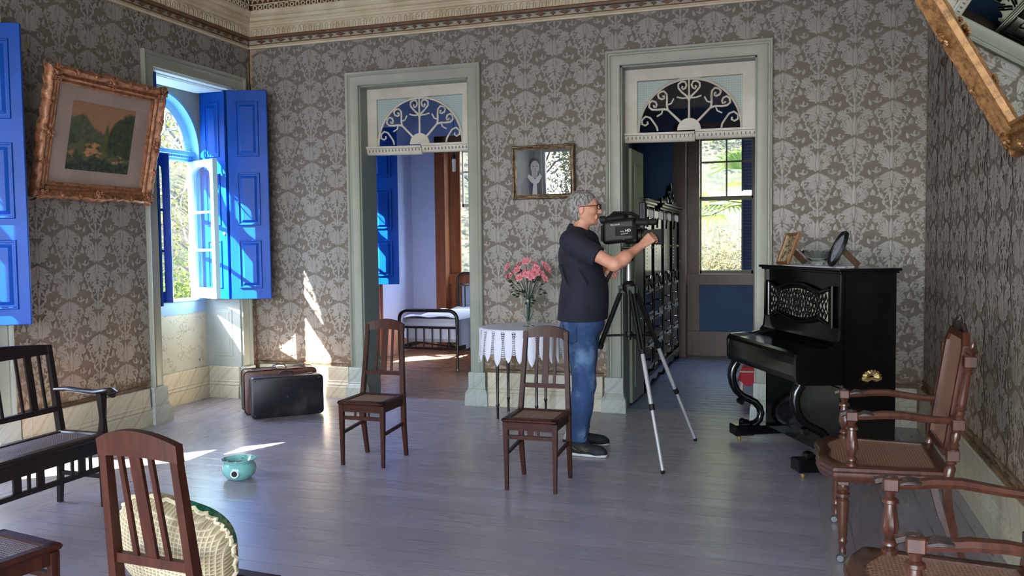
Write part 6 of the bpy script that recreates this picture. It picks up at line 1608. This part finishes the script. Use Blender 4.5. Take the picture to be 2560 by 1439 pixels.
for k in range(9):
    a=PI*k/8; m.tube([(PW+.004,.19+.02*math.cos(a),.618+.015*math.sin(a)),(PW+.016,.19+.042*math.cos(a),.618+.032*math.sin(a)),(PW+.010,.19+.062*math.cos(a),.612+.048*math.sin(a))],[.009,.012,.008],6)
m.tube([(PW+.01,.13,.605),(PW+.018,.16,.600),(PW+.012,.19,.61),(PW+.018,.22,.600),(PW+.01,.25,.605)],[.008,.012,.009,.012,.008],6)
m.build('brass_side_handle',GOLD,pn,True)
# things on the piano
def on_piano(x,y,z=1.2805): 
    c,s_=math.cos(PA),math.sin(PA); return (PT[0]+c*x-s_*y,PT[1]+s_*x+c*y,z)
dl=empty('lace_doily',on_piano(.52,.14),PA,'long white lace doily on top of the piano','doily')
m=MB(); P=[]
for i in range(64):
    a=2*PI*i/64; r=1+.05*math.cos(16*a); P.append((.36*r*math.copysign(abs(math.cos(a))**.7,math.cos(a)),.13*r*math.copysign(abs(math.sin(a))**.7,math.sin(a))))
m.prism(P,(0,0,.003),(0,0,0),(1,0,0),(0,1,0)); m.build('lace',CROC,dl)
gb=empty('glass_fruit_bowl',Vector(on_piano(.50,.16))+Vector((0,0,.0035)),0,'clear pressed-glass bowl between the two photo frames on the piano','bowl')
m=MB(); n=32; prof=[(.0001,.0),(.050,.0),(.048,.012),(.055,.03),(.072,.05),(.085,.07),(.110,.095),(.106,.096),(.080,.074),(.066,.054),(.048,.036),(.0001,.03)]
m.lathe(prof,n=n); m.v=[(x*(1+.05*math.cos(8*math.atan2(y,x))*(z>.08)),y*(1+.05*math.cos(8*math.atan2(y,x))*(z>.08)),z+.006*math.cos(16*math.atan2(y,x))*(z>.08)) for x,y,z in m.v]
m.build('bowl_glass',VG,gb,True)
fr=empty('photo_frame',on_piano(.22,.10),math.radians(-90),'leaning oblong wooden photo frame with sepia group photo on the piano','photo frame')
def pframe(T,w,h,al,fm,pm_,oval=False):
    ca,sa=math.cos(al),math.sin(al)
    def q(x,z,d): return (x,d*ca+z*sa-.03,z*ca-d*sa+.002)
    m=MB(); n=32 if oval else 4
    def ringpts(k):
        if oval: return [(w/2*k*math.cos(2*PI*i/n),h/2+h/2*k*math.sin(2*PI*i/n)) for i in range(n)]
        bb=(1-k)*w/2; return [(-w/2+bb,bb),(w/2-bb,bb),(w/2-bb,h-bb),(-w/2+bb,h-bb)]
    L=[(1,.012),(1,-.004),(.93,-.012),(.80,-.008),(.76,.0)]; vs=[]
    for k,d in L: vs+=[q(x,z,d) for x,z in ringpts(k)]
    fs=[(k*n+i,k*n+(i+1)%n,(k+1)*n+(i+1)%n,(k+1)*n+i) for k in range(len(L)-1) for i in range(n)]+[tuple(range(n))[::-1]]
    m.add(vs,fs); m.build('frame',fm,T,oval)
    m=MB(); m.add([q(x,z,.0) for x,z in ringpts(.77)],[tuple(range(n))]); m.build('photograph',pm_,T)
    m=MB(); m.bar(q(0,h*.55,.01),(0,h*.55*sa+.10,.004),.04,.006,upv=(1,0,0)); m.build('easel_strut',STRUT,T)
STRUT=wood('brown_easel_wood',(.33,.23,.16),(.24,.16,.11),.5,.0)
FRW=wood('light_oak_frame',(.55,.37,.22),(.42,.27,.15),.4,.2)
pframe(fr,.175,.235,.36,FRW,M('sepia_photo',(.72,.66,.52),.25,(.35,.30,.22),26,coat=1))
fr.rotation_euler=(0,0,math.radians(-62)); fr.location=on_piano(.19,.08,1.285)
fo=empty('photo_frame',on_piano(.86,.14),math.radians(-70),'oval black photo frame tilted back on a small easel on the piano','photo frame')
pframe(fo,.17,.245,.42,BLKM,M('pale_portrait_photo',(.66,.68,.74),.2,(.50,.52,.58),16,coat=1),True)
fo.rotation_euler=(0,0,math.radians(-72)); fo.location=on_piano(.84,.10,1.285)
for o in(fr,fo): o['group']='framed photographs on the piano'
# ---------------------------------------------------------------- crocheted cushion
cu=SDF((2.95,-5.40,.40),(3.70,-4.75,.90),.008)
t_=SDF((-.26,-.14,-.26),(.26,.14,.26),.006); X,Y_,Z=t_._g((slice(None),)*3)
rr_=(np.abs(X/.205)**3.2+np.abs(Z/.165)**3.2); t_.a=(np.abs(Y_)-.090*np.clip(1-rr_,0,1)**.42-.002+(rr_>1)*.05).astype(np.float32)
V,F=t_.mesh()
cush=empty('crocheted_cushion',(3.30,-5.125,.568),label='cream crocheted cushion with green edge propped on the nearest chair',cat='cushion')
cush.rotation_euler=(.30,.20,.05); cush.scale=(.92,.92,.92)
me=bpy.data.meshes.new('cushion_cover'); me.from_pydata(V.tolist(),[],F.tolist()); me.polygons.foreach_set('use_smooth',[True]*len(me.polygons))
t=NT('cream_crochet_squares'); g=t.co(); X_=t.xyz(g)
a=t.math('ABSOLUTE',t.math('SINE',t.math('MULTIPLY',X_[0],PI/.014))); b_=t.math('ABSOLUTE',t.math('SINE',t.math('MULTIPLY',X_[2],PI/.014)))
gr=t.math('MINIMUM',a,b_); n=t.noise(g,3,3)
col=t.mix(t.sm(gr,.15,.6),lin((.80,.76,.64)),lin((.64,.58,.45)))
edge=t.math('MAXIMUM',t.math('MULTIPLY',t.math('GREATER_THAN',X_[2],.06),t.math('MULTIPLY',t.math('GREATER_THAN',X_[0],.0),t.math('GREATER_THAN',X_[1],.012))),0)
col=t.mix(t.math('MULTIPLY',edge,t.sm(n,.3,.5)),col,lin((.10,.50,.36))); t.bump(gr,.6,-.006); CR2=t.set(color=col,rough=.9)
me.materials.append(CR2); o=bpy.data.objects.new('cushion_cover',me); C.objects.link(o); o.parent=cush
m=MB(); P=[]
for i in range(120):
    a=2*PI*i/120; x=.208*math.copysign(abs(math.cos(a))**.625,math.cos(a)); z=.168*math.copysign(abs(math.sin(a))**.625,math.sin(a)); P.append((x*(1+.03*(i%2)),.006*math.sin(i*1.7),z*(1+.03*(i%2))))
m.tube(P,.007,5,closed=True); m.build('scalloped_edge',CRM,cush,True)

# ================================================================== GARDEN
def leafmat(name,c,c2):
    t=NT(name); t.t.nodes.remove(t.b); g=t.co(); n=t.noise(g,3.1,3); col=t.mix(t.sm(n,.35,.65),lin(c),lin(c2))
    d=t.n('ShaderNodeBsdfDiffuse'); l=t.n('ShaderNodeBsdfTranslucent'); t.l(col,d.inputs[0]); t.l(col,l.inputs[0]); mx=t.n('ShaderNodeMixShader'); mx.inputs[0].default_value=.4
    t.l(d.outputs[0],mx.inputs[1]); t.l(l.outputs[0],mx.inputs[2]); t.l(mx.outputs[0],t.t.nodes['Material Output'].inputs[0]); return t.m
LM=[leafmat('olive_leaves',(.22,.25,.15),(.38,.37,.24)),leafmat('bright_green_leaves',(.19,.27,.12),(.33,.37,.20)),leafmat('dark_green_leaves',(.10,.15,.08),(.17,.22,.12)),leafmat('straw_grass',(.40,.37,.29),(.31,.31,.22))]
BARK=M('pale_bark',(.30,.28,.25),.85,(.17,.15,.13),8)
def leaves(mb,rr,c,r,n,sz,mi=0,flat=1,long_=2.0):
    for i in range(n):
        a=rr.random()*2*PI; z=rr.uniform(-1,1); q=rr.random()**.45; s_=math.sqrt(1-z*z)
        p=Vector((c[0]+r[0]*q*s_*math.cos(a),c[1]+r[1]*q*s_*math.sin(a),c[2]+r[2]*q*z))
        d=Vector((rr.gauss(0,1),rr.gauss(0,1),rr.gauss(-.2,.8))).normalized(); e=d.orthogonal().normalized(); e.rotate(Matrix.Rotation(rr.random()*6.28,3,d)); L=sz*rr.uniform(.6,1.3)
        mb.add([p,p+d*L*.5+e*L*.5/long_,p+d*L,p+d*L*.5-e*L*.5/long_],[(0,1,2,3)],mi)
def tree(name,loc,h,clumps,nl,sz,mi,label,cat,seed,group=None,trunk=.09):
    rr=random.Random(seed); T=empty(name,loc,label=label,cat=cat,group=group)
    m=MB(); tips=[]
    P=[(0,0,-.3),(.05*h*rr.uniform(-1,1),.05*h*rr.uniform(-1,1),h*.3),(.1*h*rr.uniform(-1,1),.1*h*rr.uniform(-1,1),h*.62)]
    if trunk>.02: m.tube(P,[trunk,trunk*.75,trunk*.5],7)
    for k in range(clumps):
        a=2*PI*k/clumps+rr.random(); rad=h*rr.uniform(.18,.42); t0=rr.choice(P[1:]); tip=(t0[0]+rad*math.cos(a),t0[1]+rad*math.sin(a),h*rr.uniform(.45,1.0)); mid=tuple((t0[i]+tip[i])/2+rr.uniform(-.05,.05)*h for i in range(3))
        if trunk>.02: m.tube([t0,mid,tip],[trunk*.4,trunk*.28,trunk*.1],5)
        for q in range(2):
            t2=(tip[0]+rr.uniform(-.15,.15)*h,tip[1]+rr.uniform(-.15,.15)*h,tip[2]+rr.uniform(-.1,.15)*h); m.tube([mid,t2],[trunk*.16+.003,.004],4); tips.append(t2)
        tips.append(tip)
    m.build('trunk',BARK,T,True)
    m=MB()
    for t_ in tips: leaves(m,rr,t_,(h*.16,h*.16,h*.12),nl//len(tips),sz)
    tag(m.build('foliage',LM[mi],T),kind='stuff')
    return T
def shrub(name,loc,r,nl,sz,mi,label,cat,seed,long_=2.0,group=None):
    rr=random.Random(seed); m=MB(); 
    for k in range(7): leaves(m,rr,(rr.uniform(-.5,.5)*r[0],rr.uniform(-.5,.5)*r[1],r[2]*rr.uniform(.25,.8)),(r[0]*.55,r[1]*.55,r[2]*.38),nl//7,sz,long_=long_)
    o=m.build(name,LM[mi],None); o.location=loc; tag(o,label,cat,group); return o
tree('garden_tree',(-4.5,4.7,0),4.6,11,11000,.06,0,'pale-branched tree just outside the arched window','tree',1,trunk=.06)
tree('garden_tree',(-7.2,11.5,0),7.5,11,6500,.15,1,'big bright green tree farther down the garden','tree',2)
tree('garden_tree',(-10.2,5.6,0),5.5,9,4500,.11,0,'olive-toned tree left of the pale-branched one','tree',3)
shrub('garden_shrub',(-2.6,2.7,-.2),(1.2,1.2,1.6),5200,.065,1,'bright green shrub under the pale-branched tree','shrub',4)
shrub('garden_shrub',(-1.6,.9,-.4),(.6,.6,1.15),1800,.06,2,'dark low bush just below the arched window sill','shrub',5)
shrub('garden_shrub',(-6.0,8.0,-.2),(2.0,1.8,2.1),4500,.11,3,'straw-coloured scrub behind the pale-branched tree','shrub',6,long_=5)
shrub('garden_shrub',(3.8,10.0,-.1),(1.5,1.0,1.9),4200,.13,3,'dry straw-coloured growth outside the side-room window','shrub',7,long_=6)
shrub('garden_shrub',(1.6,7.6,-.2),(1.8,1.3,2.7),4500,.10,1,'leafy green bush outside the bedroom sash window','shrub',8)
tree('garden_tree',(4.0,15.5,1.5),6.5,10,5500,.14,1,'tall green tree outside the side-room window','tree',9)
tree('garden_tree',(-2.2,13.5,.6),6.0,9,4000,.14,0,'olive-green tree outside the bedroom sash window','tree',10)
# palm outside the side-room window
T=empty('palm',(4.35,7.0,0),label='fan palm with bright drooping fronds outside the side-room window',cat='palm')
m=MB(); m.tube([(0,0,-.3),(.05,.02,1.0),(.02,.05,2.1)],[.12,.10,.09],9); m.build('trunk',BARK,T,True)
rr=random.Random(21)
for k in range(13):
    m=MB(); a=2*PI*k/13+rr.random()*.3; e=rr.uniform(-.3,1.1); d=Vector((math.cos(a)*math.cos(e),math.sin(a)*math.cos(e),math.sin(e))); p=Vector((.02,.05,2.05)); hub=p+d*.75
    m.tube([p,p+d*.4+Vector((0,0,.05)),hub],[.015,.012,.01],5); sdv=d.cross(Vector((0,0,1))).normalized(); upn=sdv.cross(d)
    for q in range(17):
        b_=(q-8)*.17; dd=(d*math.cos(b_)+sdv*math.sin(b_)).normalized(); L=.75*math.cos(b_*.5); w_=upn*.0+dd.cross(upn).normalized()*.028
        m.add([hub,hub+dd*L*.5+w_,hub+dd*L+Vector((0,0,-.18)),hub+dd*L*.5-w_],[(0,1,2,3)])
    m.build('frond',LM[1],T)
# garden in front of the house (seen only reflected in the portrait glass)
shrub('garden_shrub',(.2,-13.4,-.2),(1.6,1.0,3.3),4500,.15,1,'tall leafy green growth reflected in the portrait glass','shrub',12,long_=5)
tree('garden_tree',(-1.8,-16.5,0),5.0,9,4200,.16,0,'garden tree reflected behind the leafy growth in the portrait glass','tree',13)
T=empty('garden_fence',(1.1,-11.6,0),.5,'low white slatted garden fence reflected in the portrait glass','fence')
m=MB(); m.box(-1,1,-.02,.02,.25,.31); m.box(-1,1,-.02,.02,.75,.81); m.build('rail',TRIMW,T)
for k in range(14):
    m=MB(); x=-1+.15*k; m.prism([(x,0),(x+.09,0),(x+.09,.95),(x+.045,1.02),(x,.95)],(0,.02,0),(0,.02,0)); m.build('picket',TRIMW,T)
# hillside and lawn
m=MB(); rr=random.Random(5)
def gh(x,y):
    d=max(0,math.hypot(min(x+1.5,0),max(y-6,0)) -3)
    return -.35+d*.72+ (.5*math.sin(x*.6)+.4*math.sin(y*.7+x*.3))*min(1,d/4)
nx,ny=70,80; xs_=[-34+i*.75 for i in range(nx+1)]; ys_=[-20+j*.75 for j in range(ny+1)]
vs=[(x,y,gh(x,y)+rr.uniform(-.12,.12)*min(1,abs(gh(x,y)+.35))) for y in ys_ for x in xs_]
fs=[(j*(nx+1)+i,j*(nx+1)+i+1,(j+1)*(nx+1)+i+1,(j+1)*(nx+1)+i) for j in range(ny) for i in range(nx)]
m.add(vs,fs); t=NT('wooded_hillside'); g=t.co(); n=t.noise(g,2.6,8,.75); n2=t.noise(g,.5,3)
HILL=t.set(color=t.mix(t.sm(n2,.4,.6),t.ramp(n,[(.30,lin((.05,.07,.03))),(.5,lin((.15,.19,.10))),(.7,lin((.32,.33,.22)))]),t.ramp(n,[(.3,lin((.08,.10,.05))),(.5,lin((.20,.20,.13))),(.7,lin((.36,.34,.26)))])),rough=.95); t.bump(n,1,.5)
o=m.build('ground',HILL,None,True); o['kind']='structure'
